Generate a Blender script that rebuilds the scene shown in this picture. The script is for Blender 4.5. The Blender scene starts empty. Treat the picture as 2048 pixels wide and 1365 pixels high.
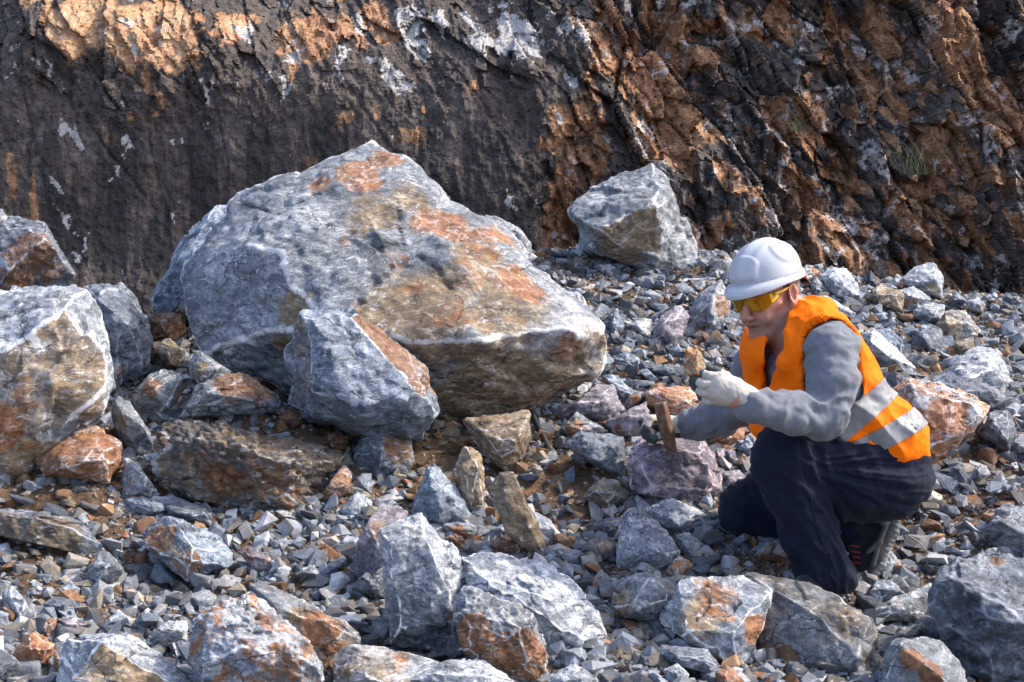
import bpy, bmesh, math, random
import numpy as np
from mathutils import Vector, Matrix
rng = np.random.default_rng(7)
random.seed(7)
C = bpy.context.scene.collection
# ------------------------------------------------------------------ camera space
F = 2844.0; K = 0.86; CX, CY = 1024.0, 682.5
PITCH = math.atan((682.5 - 400.0) / F)
CAM = np.array([0.0, 0.0, 1.12])
_f = np.array([0, math.cos(PITCH), -math.sin(PITCH)]); _u = np.array([0, math.sin(PITCH), math.cos(PITCH)]); _r = np.array([1.0, 0, 0])

def P(px, py, d):
    """a point of the place that the photo shows at (px,py), at nominal distance d"""
    v = _f + (px - CX) / F * _r - (py - CY) / F * _u
    return CAM + v * (d * K / v[1])

def proj(p):
    q = p - CAM
    w = q @ _f
    return CX + F * (q @ _r) / w, CY - F * (q @ _u) / w

def sstep(a, b, x):
    t = np.clip((x - a) / (b - a), 0, 1)
    return t * t * (3 - 2 * t)

_rows = np.array([1365, 1180, 1090, 1000, 850, 700, 600, 525.])
_deps = np.array([4.1, 4.7, 5.0, 5.3, 5.9, 6.6, 7.2, 7.8])
_zs = -(_rows - 400) / F * _deps
_pd = np.concatenate([[0, 2.5], _deps, [8.3, 9.0, 10.2, 30]])
_pz = np.concatenate([[-1.62, -1.55], _zs, [-.33, -.55, -.95, -.95]])

# ------------------------------------------------------------------ numpy noise
_perm = rng.permutation(256); _perm = np.concatenate([_perm, _perm, _perm]).astype(np.int32)
_g = rng.normal(size=(256, 3)); _g /= np.linalg.norm(_g, axis=1)[:, None]; _g = _g.astype(np.float32)

def perlin(p):
    p = np.asarray(p, dtype=np.float64)
    i = np.floor(p).astype(np.int64); f = (p - i).astype(np.float32); i = (i & 255).astype(np.int32)
    u = f * f * f * (f * (f * 6 - 15) + 10)
    out = np.zeros(len(p), np.float32)
    for dx in (0, 1):
        wx = u[:, 0] if dx else 1 - u[:, 0]
        a = _perm[i[:, 0] + dx]
        for dy in (0, 1):
            wy = u[:, 1] if dy else 1 - u[:, 1]
            b = _perm[a + i[:, 1] + dy]
            for dz in (0, 1):
                wz = u[:, 2] if dz else 1 - u[:, 2]
                g = _g[_perm[b + i[:, 2] + dz]]
                out += wx * wy * wz * (g[:, 0] * (f[:, 0] - dx) + g[:, 1] * (f[:, 1] - dy) + g[:, 2] * (f[:, 2] - dz))
    return out * 1.5

def fbm(p, oct=4, gain=.5, lac=2.03):
    s = 0; a = 1.0
    for k in range(oct):
        s = s + a * perlin(p + 17.3 * k); p = p * lac; a *= gain
    return s

def worley2(x, y, seed=0):
    """F1, F2, id hash (3 randoms), offset to the cell point"""
    ix, iy = np.floor(x).astype(np.int64), np.floor(y).astype(np.int64)
    f1 = np.full(x.shape, 9.0); f2 = np.full(x.shape, 9.0); idh = np.zeros(x.shape, np.int64); ox = np.zeros(x.shape); oy = np.zeros(x.shape)
    def h(a, b, s):
        n = (a * 374761393 + b * 668265263 + (s + seed * 7) * 974711) & 0xffffffff
        n = ((n ^ (n >> 13)) * 1274126177) & 0xffffffff
        return n ^ (n >> 16)
    for dx in (-1, 0, 1):
        for dy in (-1, 0, 1):
            a, b = ix + dx, iy + dy
            cx = a + (h(a, b, 1) % 1000) / 1000.; cy = b + (h(a, b, 2) % 1000) / 1000.
            ddx, ddy = x - cx, y - cy
            d = np.sqrt(ddx ** 2 + ddy ** 2)
            m = d < f1
            f2 = np.where(m, f1, np.minimum(f2, d))
            idh = np.where(m, h(a, b, 3), idh); ox = np.where(m, ddx, ox); oy = np.where(m, ddy, oy)
            f1 = np.where(m, d, f1)
    r = [((idh >> s) % 997) / 997. for s in (0, 5, 11, 17)]
    return f1, f2, r, ox, oy

def ground_z(x, y):
    x = np.asarray(x, float); y = np.asarray(y, float)
    xn, yn = x / K, y / K
    z = np.interp(yn, _pd, _pz)
    z = z - .13 * np.clip(xn - 1.2, 0, 6) * sstep(5.6, 7.6, yn) * 1.2
    z = z - .8 * sstep(-.7, -1.6, xn) * sstep(6.95, 7.7, yn)
    z = z - .05 * sstep(1.0, 1.3, xn) * sstep(5.4, 4.9, yn)
    z = z + .15 * np.exp(-((xn + .95) / .36) ** 2 - ((yn - 5.62) / .28) ** 2)
    z = z + .10 * sstep(-1.0, -1.7, xn) * sstep(4.4, 5.1, yn) * sstep(6.2, 5.6, yn)
    return z * K + CAM[2]

def gd(px, py):
    """nominal distance at which the ray through (px,py) meets the ground"""
    ds = np.linspace(2.6, 9.0, 700)
    pts = np.array([P(px, py, d) for d in ds])
    below = pts[:, 2] < ground_z(pts[:, 0], pts[:, 1])
    k = np.argmax(below)
    return ds[k] if below.any() else 7.8

# ------------------------------------------------------------------ mesh helpers
def mesh_from(name, v, f, smooth=True):
    me = bpy.data.meshes.new(name)
    v = np.asarray(v, np.float32); f = np.asarray(f, np.int32)
    n, k = f.shape
    me.vertices.add(len(v)); me.vertices.foreach_set('co', v.ravel())
    me.loops.add(n * k); me.loops.foreach_set('vertex_index', f.ravel())
    me.polygons.add(n); me.polygons.foreach_set('loop_start', np.arange(0, n * k, k, dtype=np.int32))
    me.polygons.foreach_set('loop_total', np.full(n, k, np.int32))
    me.polygons.foreach_set('use_smooth', np.full(n, smooth, bool))
    me.update(calc_edges=True); me.validate()
    return me

def attr(me, name, arr):
    a = me.attributes.new(name, 'FLOAT_COLOR', 'POINT')
    a.data.foreach_set('color', np.ascontiguousarray(arr, np.float32).ravel())

def link(name, me, mat=None, parent=None, loc=None):
    o = bpy.data.objects.new(name, me); C.objects.link(o)
    if mat is not None: me.materials.append(mat)
    if loc is not None: o.location = loc
    if parent is not None: o.parent = parent
    return o

def tag(o, label, cat, group=None):
    o['label'] = label; o['category'] = cat
    if group: o['group'] = group
    return o

def empty(name, loc):
    o = bpy.data.objects.new(name, None); C.objects.link(o); o.location = loc; o.empty_display_size = .1
    return o

# ------------------------------------------------------------------ material helper
class M:
    def __init__(s, name):
        s.m = bpy.data.materials.new(name); s.m.use_nodes = True
        s.t = s.m.node_tree; s.b = s.t.nodes['Principled BSDF']; s.out = s.t.nodes['Material Output']
    def n(s, kind, **kw):
        x = s.t.nodes.new('ShaderNode' + kind)
        for k, v in kw.items(): setattr(x, k, v)
        return x
    def put(s, sock, v):
        if isinstance(v, bpy.types.NodeSocket): s.t.links.new(v, sock)
        elif v is not None:
            if isinstance(v, (tuple, list)) and len(v) == 3 and sock.type == 'RGBA': v = (*v, 1)
            sock.default_value = v
    def math(s, op, a, b=None, c=None, clamp=False):
        x = s.n('Math', operation=op, use_clamp=clamp)
        for i, v in enumerate((a, b, c)): s.put(x.inputs[i], v)
        return x.outputs[0]
    def mix(s, fac, a, b, mode='MIX'):
        x = s.n('Mix', data_type='RGBA', blend_type=mode)
        s.put(x.inputs[0], fac); s.put(x.inputs[6], a); s.put(x.inputs[7], b)
        return x.outputs[2]
    def ss(s, v, a, b):
        x = s.n('MapRange', interpolation_type='SMOOTHSTEP')
        s.put(x.inputs[0], v); x.inputs[1].default_value = a; x.inputs[2].default_value = b
        return x.outputs[0]
    def noise(s, co, scale, detail=5, rough=.6, dist=0):
        x = s.n('TexNoise'); s.put(x.inputs['Vector'], co)
        for k, v in (('Scale', scale), ('Detail', detail), ('Roughness', rough), ('Distortion', dist)): x.inputs[k].default_value = v
        return x.outputs['Fac']
    def ramp(s, fac, stops):
        x = s.n('ValToRGB'); s.put(x.inputs[0], fac); e = x.color_ramp.elements
        while len(e) < len(stops): e.new(.5)
        for q, (p, c) in zip(e, stops): q.position = p; q.color = (*c, 1)
        return x.outputs[0]
    def vmap(s, co, scale=(1, 1, 1), rot=(0, 0, 0)):
        x = s.n('Mapping'); s.put(x.inputs[0], co); x.inputs['Scale'].default_value = scale; x.inputs['Rotation'].default_value = rot
        return x.outputs[0]
    def vadd(s, a, b):
        x = s.n('VectorMath', operation='ADD'); s.put(x.inputs[0], a); s.put(x.inputs[1], b); return x.outputs[0]
    def sep(s, name):
        a = s.n('Attribute', attribute_name=name); x = s.n('SeparateColor'); s.t.links.new(a.outputs['Color'], x.inputs[0])
        return x.outputs[0], x.outputs[1], x.outputs[2], a.outputs['Alpha'], a.outputs['Color']
    def bump(s, h, strength, dist, prev=None):
        x = s.n('Bump'); x.inputs['Strength'].default_value = strength; x.inputs['Distance'].default_value = dist
        s.put(x.inputs['Height'], h)
        if prev is not None: s.t.links.new(prev, x.inputs['Normal'])
        return x.outputs[0]
    def done(s, col=None, rough=.7, normal=None, spec=.4, metal=0):
        if col is not None: s.put(s.b.inputs['Base Color'], col)
        s.put(s.b.inputs['Roughness'], rough); s.put(s.b.inputs['Specular IOR Level'], spec); s.put(s.b.inputs['Metallic'], metal)
        if normal is not None: s.put(s.b.inputs['Normal'], normal)
        return s.m

def rock_material():
    m = M('limestone')
    tc = m.n('TexCoord').outputs['Object']; oi = m.n('ObjectInfo')
    off = m.n('CombineXYZ')
    r50 = m.math('MULTIPLY', oi.outputs['Random'], 50.)
    for i in range(3): m.put(off.inputs[i], r50)
    co = m.vadd(tc, off.outputs[0])
    R, G, B, A, _ = m.sep('mask')
    rust0 = m.math('SUBTRACT', 1., oi.outputs['Alpha'])
    R = m.math('ADD', R, rust0)
    st = m.vmap(co, (1, 1, 2.6), (.5, .7, .3))
    n1 = m.noise(co, 3.2, 9, .68, .3); n2 = m.noise(st, 13, 8, .7, .6); n3 = m.noise(co, 5.5, 9, .72, .8); n4 = m.noise(co, 45, 6, .7)
    g = m.math('ADD', m.math('MULTIPLY', n1, .5), m.math('MULTIPLY', n2, .5))
    grey = m.ramp(g, [(.32, (.03, .036, .043)), (.42, (.098, .113, .132)), (.50, (.21, .233, .262)), (.585, (.39, .415, .445)), (.71, (.62, .64, .66))])
    n5 = m.noise(co, 17, 9, .8, .4)
    grey = m.mix(m.ss(n4, .35, .7), m.mix(1., grey, (.68, .68, .68), 'MULTIPLY'), m.mix(1., grey, (1.3, 1.3, 1.3), 'MULTIPLY'))
    grey = m.mix(m.math('MULTIPLY', m.ss(n5, .41, .30), .55), grey, (.045, .05, .06))
    n6 = m.noise(co, 135, 5, .75)
    grey = m.mix(m.ss(n6, .38, .64), m.mix(1., grey, (.72, .72, .72), 'MULTIPLY'), m.mix(1., grey, (1.25, 1.25, 1.25), 'MULTIPLY'))
    # tan / brown weathering
    tann = m.ss(m.math('ADD', G, m.math('MULTIPLY', m.math('SUBTRACT', n3, .5), 1.3)), .3, .6)
    tancol = m.ramp(m.math('ADD', m.math('MULTIPLY', n2, .6), m.math('MULTIPLY', n4, .4)), [(.3, (.045, .03, .016)), (.47, (.16, .105, .05)), (.58, (.32, .22, .11)), (.74, (.50, .41, .28))])
    col = m.mix(m.math('MULTIPLY', tann, .88), grey, tancol)
    nr = m.noise(co, 8.5, 10, .75, 1.0)
    rustm = m.ss(m.math('ADD', R, m.math('MULTIPLY', m.math('SUBTRACT', nr, .5), 1.7)), .42, .6)
    rustcol = m.ramp(m.math('ADD', m.math('MULTIPLY', n2, .5), m.math('MULTIPLY', n4, .5)), [(.3, (.075, .030, .013)), (.46, (.22, .088, .032)), (.58, (.38, .175, .062)), (.74, (.58, .38, .22))])
    col = m.mix(m.math('MULTIPLY', rustm, .92), col, rustcol)
    # calcite veins, scuffs and chipped edges
    v1 = m.noise(co, 2.7, 7, .62, 1.6); v2 = m.noise(m.vmap(co, (1, 1, 1.7), (1.2, .3, .8)), 7.5, 6, .6, 1.2)
    vein = m.math('MULTIPLY', m.ss(m.math('ABSOLUTE', m.math('SUBTRACT', v1, .5)), .016, .0), m.ss(n2, .38, .6))
    vein2 = m.math('MULTIPLY', m.ss(m.math('ABSOLUTE', m.math('SUBTRACT', v2, .5)), .02, .0), m.ss(n3, .45, .62))
    scuff = m.math('MULTIPLY', m.ss(m.noise(st, 19, 9, .8, .8), .54, .62), m.ss(n3, .42, .56))
    edge = m.ss(m.math('ADD', B, m.math('MULTIPLY', m.math('SUBTRACT', m.noise(co, 22, 7, .75), .5), 2.2)), .55, 1.0)
    w = m.math('MAXIMUM', m.math('MAXIMUM', m.math('MULTIPLY', vein, .5), m.math('MULTIPLY', vein2, .3)), m.math('MAXIMUM', m.math('MULTIPLY', scuff, .85), m.math('MULTIPLY', edge, .9)))
    col = m.mix(w, col, m.mix(n4, (.62, .62, .63), (.86, .86, .85)))
    vo = m.n('TexVoronoi', feature='DISTANCE_TO_EDGE'); wn = m.n('TexNoise'); m.put(wn.inputs['Vector'], co); wn.inputs['Scale'].default_value = 7; wn.inputs['Detail'].default_value = 6
    sc3 = m.n('VectorMath', operation='SCALE'); m.put(sc3.inputs[0], wn.outputs['Color']); sc3.inputs['Scale'].default_value = .35
    m.put(vo.inputs['Vector'], m.vadd(m.vmap(co, (1, 1, 1.8), (.5, .7, .3)), sc3.outputs[0])); vo.inputs['Scale'].default_value = 3.4
    crack = m.math('MULTIPLY', m.ss(vo.outputs['Distance'], .016, .004), m.ss(n1, .46, .56))
    col = m.mix(m.math('MULTIPLY', crack, .75), col, (.02, .02, .022))
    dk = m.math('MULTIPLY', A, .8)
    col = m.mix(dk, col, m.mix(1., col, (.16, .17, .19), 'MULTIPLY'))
    col = m.mix(1., col, oi.outputs['Color'], 'MULTIPLY')
    b = m.bump(n2, .7, .022); b = m.bump(n5, .7, .02, b); b = m.bump(n6, .6, .005, b); b = m.bump(m.math('SUBTRACT', 1., crack), .8, .008, b)
    return m.done(col, m.math('SUBTRACT', .78, m.math('MULTIPLY', n4, .25)), b, .45)
# ------------------------------------------------------------------ rocks
_ico = {}
def ico(l):
    if l not in _ico:
        bm = bmesh.new(); bmesh.ops.create_icosphere(bm, subdivisions=l, radius=1)
        v = np.array([x.co[:] for x in bm.verts]); f = np.array([[a.index for a in x.verts] for x in bm.faces]); bm.free()
        v /= np.linalg.norm(v, axis=1)[:, None]
        _ico[l] = (v, f)
    return _ico[l]

def hull_planes(pts):
    bm = bmesh.new()
    for p in pts: bm.verts.new(p)
    bmesh.ops.convex_hull(bm, input=bm.verts)
    used = np.array([v.co[:] for v in bm.verts if v.link_faces])
    c = used.mean(0)
    N, D = [], []
    for f in bm.faces:
        a, b, d = [np.array(v.co[:]) for v in f.verts][:3]
        n = np.cross(b - a, d - a); l = np.linalg.norm(n)
        if l < 1e-10: continue
        n /= l
        if n @ (a - c) < 0: n = -n
        N.append(n); D.append(n @ (a - c))
    bm.free()
    N, D = np.array(N), np.maximum(np.array(D), 1e-3)
    keep = []
    for i in np.argsort(D):
        if all(not (N[i] @ N[j] > .985 and abs(D[i] - D[j]) < .04 * D.max()) for j in keep): keep.append(i)
    return N[keep], D[keep], c, used

def sculpt(pts, lvl, r, chips=6, sharp=85, rough=1.0, bed=None, knob=0):
    """a broken stone that fills the hull of pts: flat fracture faces, chipped edges, uneven surface"""
    N, D, c, used = hull_planes(pts)
    q = used - c
    size = np.linalg.norm(q, axis=1).mean()
    for _ in range(chips):
        v = r.normal(size=3); v /= np.linalg.norm(v)
        s = (q @ v).max()
        N = np.vstack([N, v]); D = np.append(D, s - r.uniform(.03, .11) * size)
    w, V = np.linalg.eigh(np.cov(q.T) + 1e-9 * np.eye(3))
    ax = np.sqrt(np.maximum(w, w.max() * .02)); ax /= ax.max()
    d, f = ico(lvl)
    dirs = (d * ax) @ V.T
    dirs /= np.linalg.norm(dirs, axis=1)[:, None]
    off = r.uniform(0, 90, 3)
    g = np.maximum(dirs @ N.T, 0) / D
    base = 1 / np.maximum(g.max(1), 1e-6)
    pos = dirs * base[:, None]
    fld = np.stack([fbm(pos / size * 1.6 + off + 31 * k, 3) for k in range(4)], 1)
    g = g * (1 + .075 * rough * fld[:, np.arange(len(D)) % 4])
    gm = g.max(1); win = g.argmax(1)
    g2 = g.copy(); g2[np.arange(len(g)), win] = 0
    nd = N @ N.T
    g2 = np.where(nd[win] > .86, 0, g2)
    gap = 1 - g2.max(1) / gm
    soft = gm * ((g / gm[:, None]) ** sharp).sum(1) ** (1 / sharp)
    rad = 1 / soft
    pos = dirs * rad[:, None]
    ps = pos / size
    h = .030 * rough * fbm(ps * 2.3 + off, 3) + .034 * rough * (.5 - 2 * np.abs(fbm(ps * 3.3 + off + 9, 3))) * .7
    if lvl >= 5: h += .009 * rough * fbm(ps * 14 + off, 4, .6)
    b = r.normal(size=3) if bed is None else np.array(bed, float); b /= np.linalg.norm(b)
    s = ps @ b * 4.3 + .35 * fbm(ps * 1.7 + off + 40, 3)
    fr = s - np.floor(s)
    stepamp = .034 * rough * np.clip(fbm(ps * 1.1 + off + 70, 2) + .35, 0, 1)
    h += stepamp * (np.minimum(fr * 1.25, (1 - fr) * 5) - .5)
    s2 = ps @ b * 15 + .5 * fbm(ps * 3 + off, 2); fr2 = s2 - np.floor(s2)
    h += .006 * rough * (np.minimum(fr2 * 1.2, (1 - fr2) * 6) - .5) * (fbm(ps * 2 + off + 5, 2) > 0)
    if lvl >= 5:
        wp = ps + .10 * np.stack([fbm(ps * 2 + off + 11 * k, 2) for k in range(3)], 1)
        sd = int(off[0] * 100)
        h += rough * (facets(wp * (1 + .5 * np.abs(b)), sd, 1.7, .012, .20) + facets(wp, sd + 5, 4.0, .0035, .13) + facets(wp, sd + 9, 10, .0018, .10))
    if knob: h += knob * (np.abs(fbm(ps * 5.5 + off + 3, 4, .6)) * 1.6 - .4)
    pos = pos + dirs * (h * size)[:, None]
    edge = np.exp(-(gap / .032) ** 2)
    return pos + c, f, win, edge, size, N

def worley3(p, seed):
    i0 = np.floor(p).astype(np.int64); best = np.full(len(p), 9.); off = np.zeros((len(p), 3)); idh = np.zeros(len(p), np.int64); sec = np.full(len(p), 9.)
    for dx in (-1, 0, 1):
        for dy in (-1, 0, 1):
            for dz in (-1, 0, 1):
                c = i0 + (dx, dy, dz)
                n = (c[:, 0] * 374761393 + c[:, 1] * 668265263 + c[:, 2] * 2147483 + seed * 974711) & 0xffffffff
                n = ((n ^ (n >> 13)) * 1274126177) & 0xffffffff; n = n ^ (n >> 16)
                q = p - c - np.stack([(n % 1009) / 1009., ((n >> 8) % 1013) / 1013., ((n >> 15) % 1019) / 1019.], 1)
                d = (q * q).sum(1); m = d < best
                sec = np.where(m, best, np.minimum(sec, d)); best = np.where(m, d, best); off[m] = q[m]; idh = np.where(m, n, idh)
    return off, [((idh >> k) % 997) / 997. - .5 for k in (0, 4, 9, 14)], np.sqrt(sec) - np.sqrt(best)

def facets(ps, seed, f, amp, tilt):
    o, r, gap = worley3(ps * f, seed)
    return amp * r[0] + tilt / f * (r[1] * o[:, 0] + r[2] * o[:, 1] + r[3] * o[:, 2])

MAT = {}
TONE = {'g': (1, 1, 1), 'b': (.9, 1.0, 1.13), 'd': (.62, .66, .73), 'w': (1.45, 1.45, 1.45), 'm': (1.0, .84, .88), 'p': (1.0, .76, .82), 't': (1.05, .98, .86)}
HEROES = []
def rock(name, label, out, front=(), t=None, d=None, paint=(), tone='g', bed=None, chips=5, sharp=85, rough=1.0, base=None, cracks=(), lvl=None, rust=0, short=None, knob=0):
    out = [tuple(o) for o in out]
    xs = np.array([o[0] for o in out], float); ys = np.array([o[1] for o in out], float)
    w, h = xs.max() - xs.min(), ys.max() - ys.min(); cx, cy = xs.mean(), ys.mean()
    r = np.random.default_rng(abs(int(xs.sum() * 7 + ys.sum() * 13)) % 99991)
    if t is None: t = .62 * min(w, h) + .12 * max(w, h)
    yb = ys.max(); xb = xs[ys > yb - .15 * h].mean()
    if d is None: d = gd(xb, min(yb, 1500)) + .18 * t * 5 / F
    px = d / F
    pts = []
    for o in out:
        dz = o[2] if len(o) > 2 else t * (.55 - .8 * (o[1] - ys.min()) / max(h, 1))
        pts.append(P(o[0], o[1], d + dz * px))
        k = .72
        pts.append(P(cx + (o[0] - cx) * k, cy + (o[1] - cy) * k + .1 * h, d + (max(dz, 0) * .4 + t) * px))
    if not front:
        j = lambda a: r.uniform(-a, a)
        front = [(cx - w * (.2 + j(.08)), cy - h * (.10 + j(.12)), -t * (.5 + j(.12))), (cx + w * (.2 + j(.1)), cy - h * (.04 + j(.15)), -t * (.5 + j(.15))), (cx + w * j(.2), cy + h * (.22 + j(.06)), -t * (.6 + j(.1)))]
    for o in front: pts.append(P(o[0], o[1], d + o[2] * px))
    if lvl is None:
        m = max(w, h); lvl = 4 if m < 46 else 5 if m < 200 else 6
    v, f, win, edge, size, N = sculpt(np.array(pts), lvl, r, chips, sharp, rough, bed, knob)
    # stretch across the view so that the broken shape still spans the traced outline
    sx, sy = proj(v); c0 = P(sx.mean(), sy.mean(), d); q = v - c0
    a, b_ = q @ _r, q @ _u
    kx = np.clip((xs.max() - xs.min()) / np.ptp(sx), .9, 1.25); ky = np.clip((ys.max() - ys.min()) / np.ptp(sy), .9, 1.25)
    mx = (xs.max() + xs.min()) / 2 - (sx.mean() + ((sx.max() + sx.min()) / 2 - sx.mean()) * kx); my = (ys.max() + ys.min()) / 2 - (sy.mean() + ((sy.max() + sy.min()) / 2 - sy.mean()) * ky)
    v = v + np.outer(a * (kx - 1) + mx * px * K, _r) + np.outer(b_ * (ky - 1) - my * px * K, _u)
    sx, sy = proj(v)
    vn = v - v.mean(0)
    dep = (v - CAM) @ _f
    mask = np.zeros((len(v), 4), np.float32)
    mask[:, 2] = edge; mask[:, 0] = r.uniform(-.1, .26); mask[:, 1] = r.uniform(-.1, .22)
    if base: 
        for kind, amt in base.items(): mask[:, 'rt.d'.index(kind)] += amt
    frontface = (N[win] @ -_f) > -.25
    for p in paint:
        x, y, kind = p[:3]
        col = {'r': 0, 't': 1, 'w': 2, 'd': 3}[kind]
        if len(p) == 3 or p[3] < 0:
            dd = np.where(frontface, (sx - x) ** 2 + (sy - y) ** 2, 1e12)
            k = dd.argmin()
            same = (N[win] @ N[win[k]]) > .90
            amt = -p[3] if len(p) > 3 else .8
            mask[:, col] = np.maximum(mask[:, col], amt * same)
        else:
            rr = p[3]; amt = p[4] if len(p) > 4 else 1.0
            k = np.where(frontface, (sx - x) ** 2 + (sy - y) ** 2, 1e12).argmin()
            d3 = np.linalg.norm(v - v[k], axis=1) / (rr * px * K)
            mask[:, col] = np.maximum(mask[:, col], amt * np.exp(-(d3 / 1.0) ** 3 * .7))
    for line in cracks:
        dm = np.full(len(v), 1e9)
        for (x0, y0), (x1, y1) in zip(line[:-1], line[1:]):
            l2 = (x1 - x0) ** 2 + (y1 - y0) ** 2
            wob = 3.5 * perlin(v * 60 / (K * 5))
            tt = np.clip(((sx - x0) * (x1 - x0) + (sy - y0) * (y1 - y0)) / l2, 0, 1)
            dm = np.minimum(dm, np.hypot(sx + wob - x0 - tt * (x1 - x0), sy + wob - y0 - tt * (y1 - y0)))
        g = np.exp(-(dm / 2.6) ** 2) * frontface
        toc = v - CAM
        v = v + toc / np.linalg.norm(toc, axis=1)[:, None] * (g * 8 * px * K)[:, None]
        mask[:, 3] = np.maximum(mask[:, 3], .7 * g)
    loc = np.array([v[:, 0].mean(), v[:, 1].mean(), v[:, 2].min()])
    me = mesh_from(name, v - loc, f)
    attr(me, 'mask', mask)
    o = link(name, me, MAT['rock'], loc=loc)
    o.color = (*TONE[tone], 1 - rust)
    tag(o, label, 'boulder' if 'boulder' in name else 'slab' if 'slab' in name else 'stone' if 'stone' in name else 'rock')
    HEROES.append((out, cx, cy, label, short or label, d, t))
    return o
MAT['rock'] = rock_material()
# every rock: its outline and front ridge as traced (with depth offsets), where it stands, how it is stained and which faces are darker or paler
def build_rocks():
    R = rock
    R('boulder', 'huge blue-grey boulder with orange stains, by far the largest rock of the quarry slope',
      [(720,279,380),(775,284,380),(810,295,370),(889,361,330),(950,424,300),(1065,510,260),(1120,555,230),(1170,620,180),(1210,662,140),(1214,700,150),(1200,760,150),(1165,795,140),(1080,828,120),(990,848,100),(880,856,90),(700,860,150),(495,766,80),(440,728,110),(374,672,200),(360,635,230),(362,580,260),(410,500,300),(445,440,330),(505,368,350),(528,349,350),(580,337,365),(608,325,370)],
      [(527,490,95),(530,680,10),(640,640,-40),(833,691,-70),(974,682,-75),(1152,655,20),(1165,700,40),(850,800,10),(480,560,150),(700,470,110),(900,520,55),(640,420,200),(850,420,180),(430,620,140),(560,590,60),(1050,600,90)],
      t=260, lvl=7, chips=3, sharp=140, rough=.8, short='the huge boulder',
      paint=[(1000,780,'t',-.6),(1180,740,'t',-.5),(900,800,'t',120,.6),(1050,750,'t',110,.62),(1100,790,'r',90,.4),(1140,690,'r',40,.8),(1180,760,'t',60,.8),(716,349,"r",62,.95),(770,318,'r',42,.8),(640,368,'r',38,.75),(880,450,'r',62,1.0),(1045,568,'r',58,1.0),(790,515,'r',45,.5),(830,575,'r',55,.5),(700,480,'r',35,.5),(1010,478,'r',50,.6),(950,520,'t',70,.7),(820,400,'t',60,.6),(590,620,'t',50,.8),(570,690,'t',40,.8),(900,620,'r',50,.5),(860,600,'t',120,.74),(1000,600,'t',120,.7),(760,430,'t',90,.62),(960,500,'r',80,.55),(1080,600,'r',60,.5),(900,650,'r',70,.5),(690,470,'r',70,.42),(930,540,'r',90,.42),(1060,640,'r',80,.4),(740,640,'t',70,.5),(850,680,'r',60,.38),(980,640,'r',40,.4)],
      cracks=[[(795,400),(800,460),(806,487)],[(730,470),(770,490),(806,490)],[(838,512),(875,540),(890,572),(905,580)],[(828,590),(820,640)],[(490,410),(560,430),(620,395),(660,385)]], bed=(.5,-.3,.8), d=5.7)
    R('rock', 'smooth pale grey rock leaning on the huge boulder from the left',
      [(300,612),(340,570),(376,536),(357,527),(362,500),(402,447),(439,412),(500,400),(490,520),(420,640),(330,650)], t=160, tone='b', chips=4, d=6.75)
    R('rock', 'grey rock edge showing behind the right shoulder of the huge stained boulder', [(970,430),(990,433),(1040,458),(1066,488),(1068,520),(1010,510)], t=60, d=6.6)
    R('slab', 'broad dark slab with rust right edge leaning on the huge boulder',
      [(592,632,-20),(636,615,20),(683,618,20),(697,628,10),(760,668,70),(838,719,80),(871,776,60),(880,840,20),(857,888,40),(800,872,30),(749,840,0),(702,858,0),(617,848,0),(566,815,70),(568,705,80)],
      [(600,645,-50),(697,640,-15),(838,799,-60),(683,815,-95),(615,790,-75),(612,700,-60)], t=170, tone='b', lvl=6, short='the slab leaning on the huge boulder',
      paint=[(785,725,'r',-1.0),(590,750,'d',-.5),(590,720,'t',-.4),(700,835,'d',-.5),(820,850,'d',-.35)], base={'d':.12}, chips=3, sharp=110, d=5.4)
    R('boulder', 'squarish grey boulder standing alone on the crest with brown front face',
      [(1134,425,30),(1150,400,50),(1190,368,90),(1255,338,120),(1305,326,110),(1330,350,90),(1360,420,70),(1385,480,60),(1400,552,50),(1330,555,10),(1225,520,0),(1165,500,30)],
      [(1196,457,-40),(1294,424,-60),(1312,415,-55),(1326,530,-40)], t=170, lvl=6, sharp=110, chips=2, short='the squarish boulder on the crest',
      paint=[(1265,480,'t',-.95),(1240,500,'t',50,.9),(1160,470,'d',-.3)])
    R('boulder', 'large split boulder cut by the left picture edge, grey on top and tan below',
      [(-160,620,150),(0,598,130),(50,580,130),(153,568,150),(185,600,120),(215,690,70),(230,785,40),(215,830,30),(140,885,10),(90,930,0),(0,998,-20),(-160,1040,-20)],
      [(132,632,-25),(86,671,-60),(64,689,-80),(0,721,-90),(-150,760,-90),(214,790,-10),(60,880,-70)], t=300, lvl=6, sharp=110, chips=3, short='the large split boulder at the left',
      paint=[(30,830,'t',-.55),(150,740,'t',-.5),(20,860,'r',60,.75),(50,800,'r',45,.55),(170,800,'t',60,.75),(60,920,'t',80,.7)], tone='w', d=5.3)
    R('boulder', 'dark blue-grey veined boulder behind the large split boulder',
      [(150,570),(240,564),(275,590),(300,650),(308,700),(290,750),(240,775),(190,740),(150,660)], [(200,600,-40),(250,640,-60),(280,700,-45),(240,730,-50)], t=140, tone='d', base={'d':.05})
    R('boulder', 'rust-blotched boulder at the far left with the dark cliff right behind it',
      [(-60,430),(10,432),(40,436),(90,447),(120,500),(152,565),(100,600),(-60,640)], t=150, tone='d', paint=[(60,500,'r',70,.75),(30,560,'r',50,.7),(100,540,'r',40,.6)], short='the rust-blotched boulder', d=6.8)
    R('rock', 'small grey rock cut by the left picture edge on top of the rust-blotched boulder', [(-20,420),(5,418),(15,436),(8,452),(-20,460)], t=30, d=6.65)
    R('rock', 'orange-brown rock wedged under the large split boulder',
      [(105,862),(150,850),(200,856),(245,890),(243,940),(215,968),(150,962),(80,955),(72,915)], t=110, base={'r':.85}, paint=[(215,955,'t',25,.9)], short='the orange-brown wedged rock')
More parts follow.
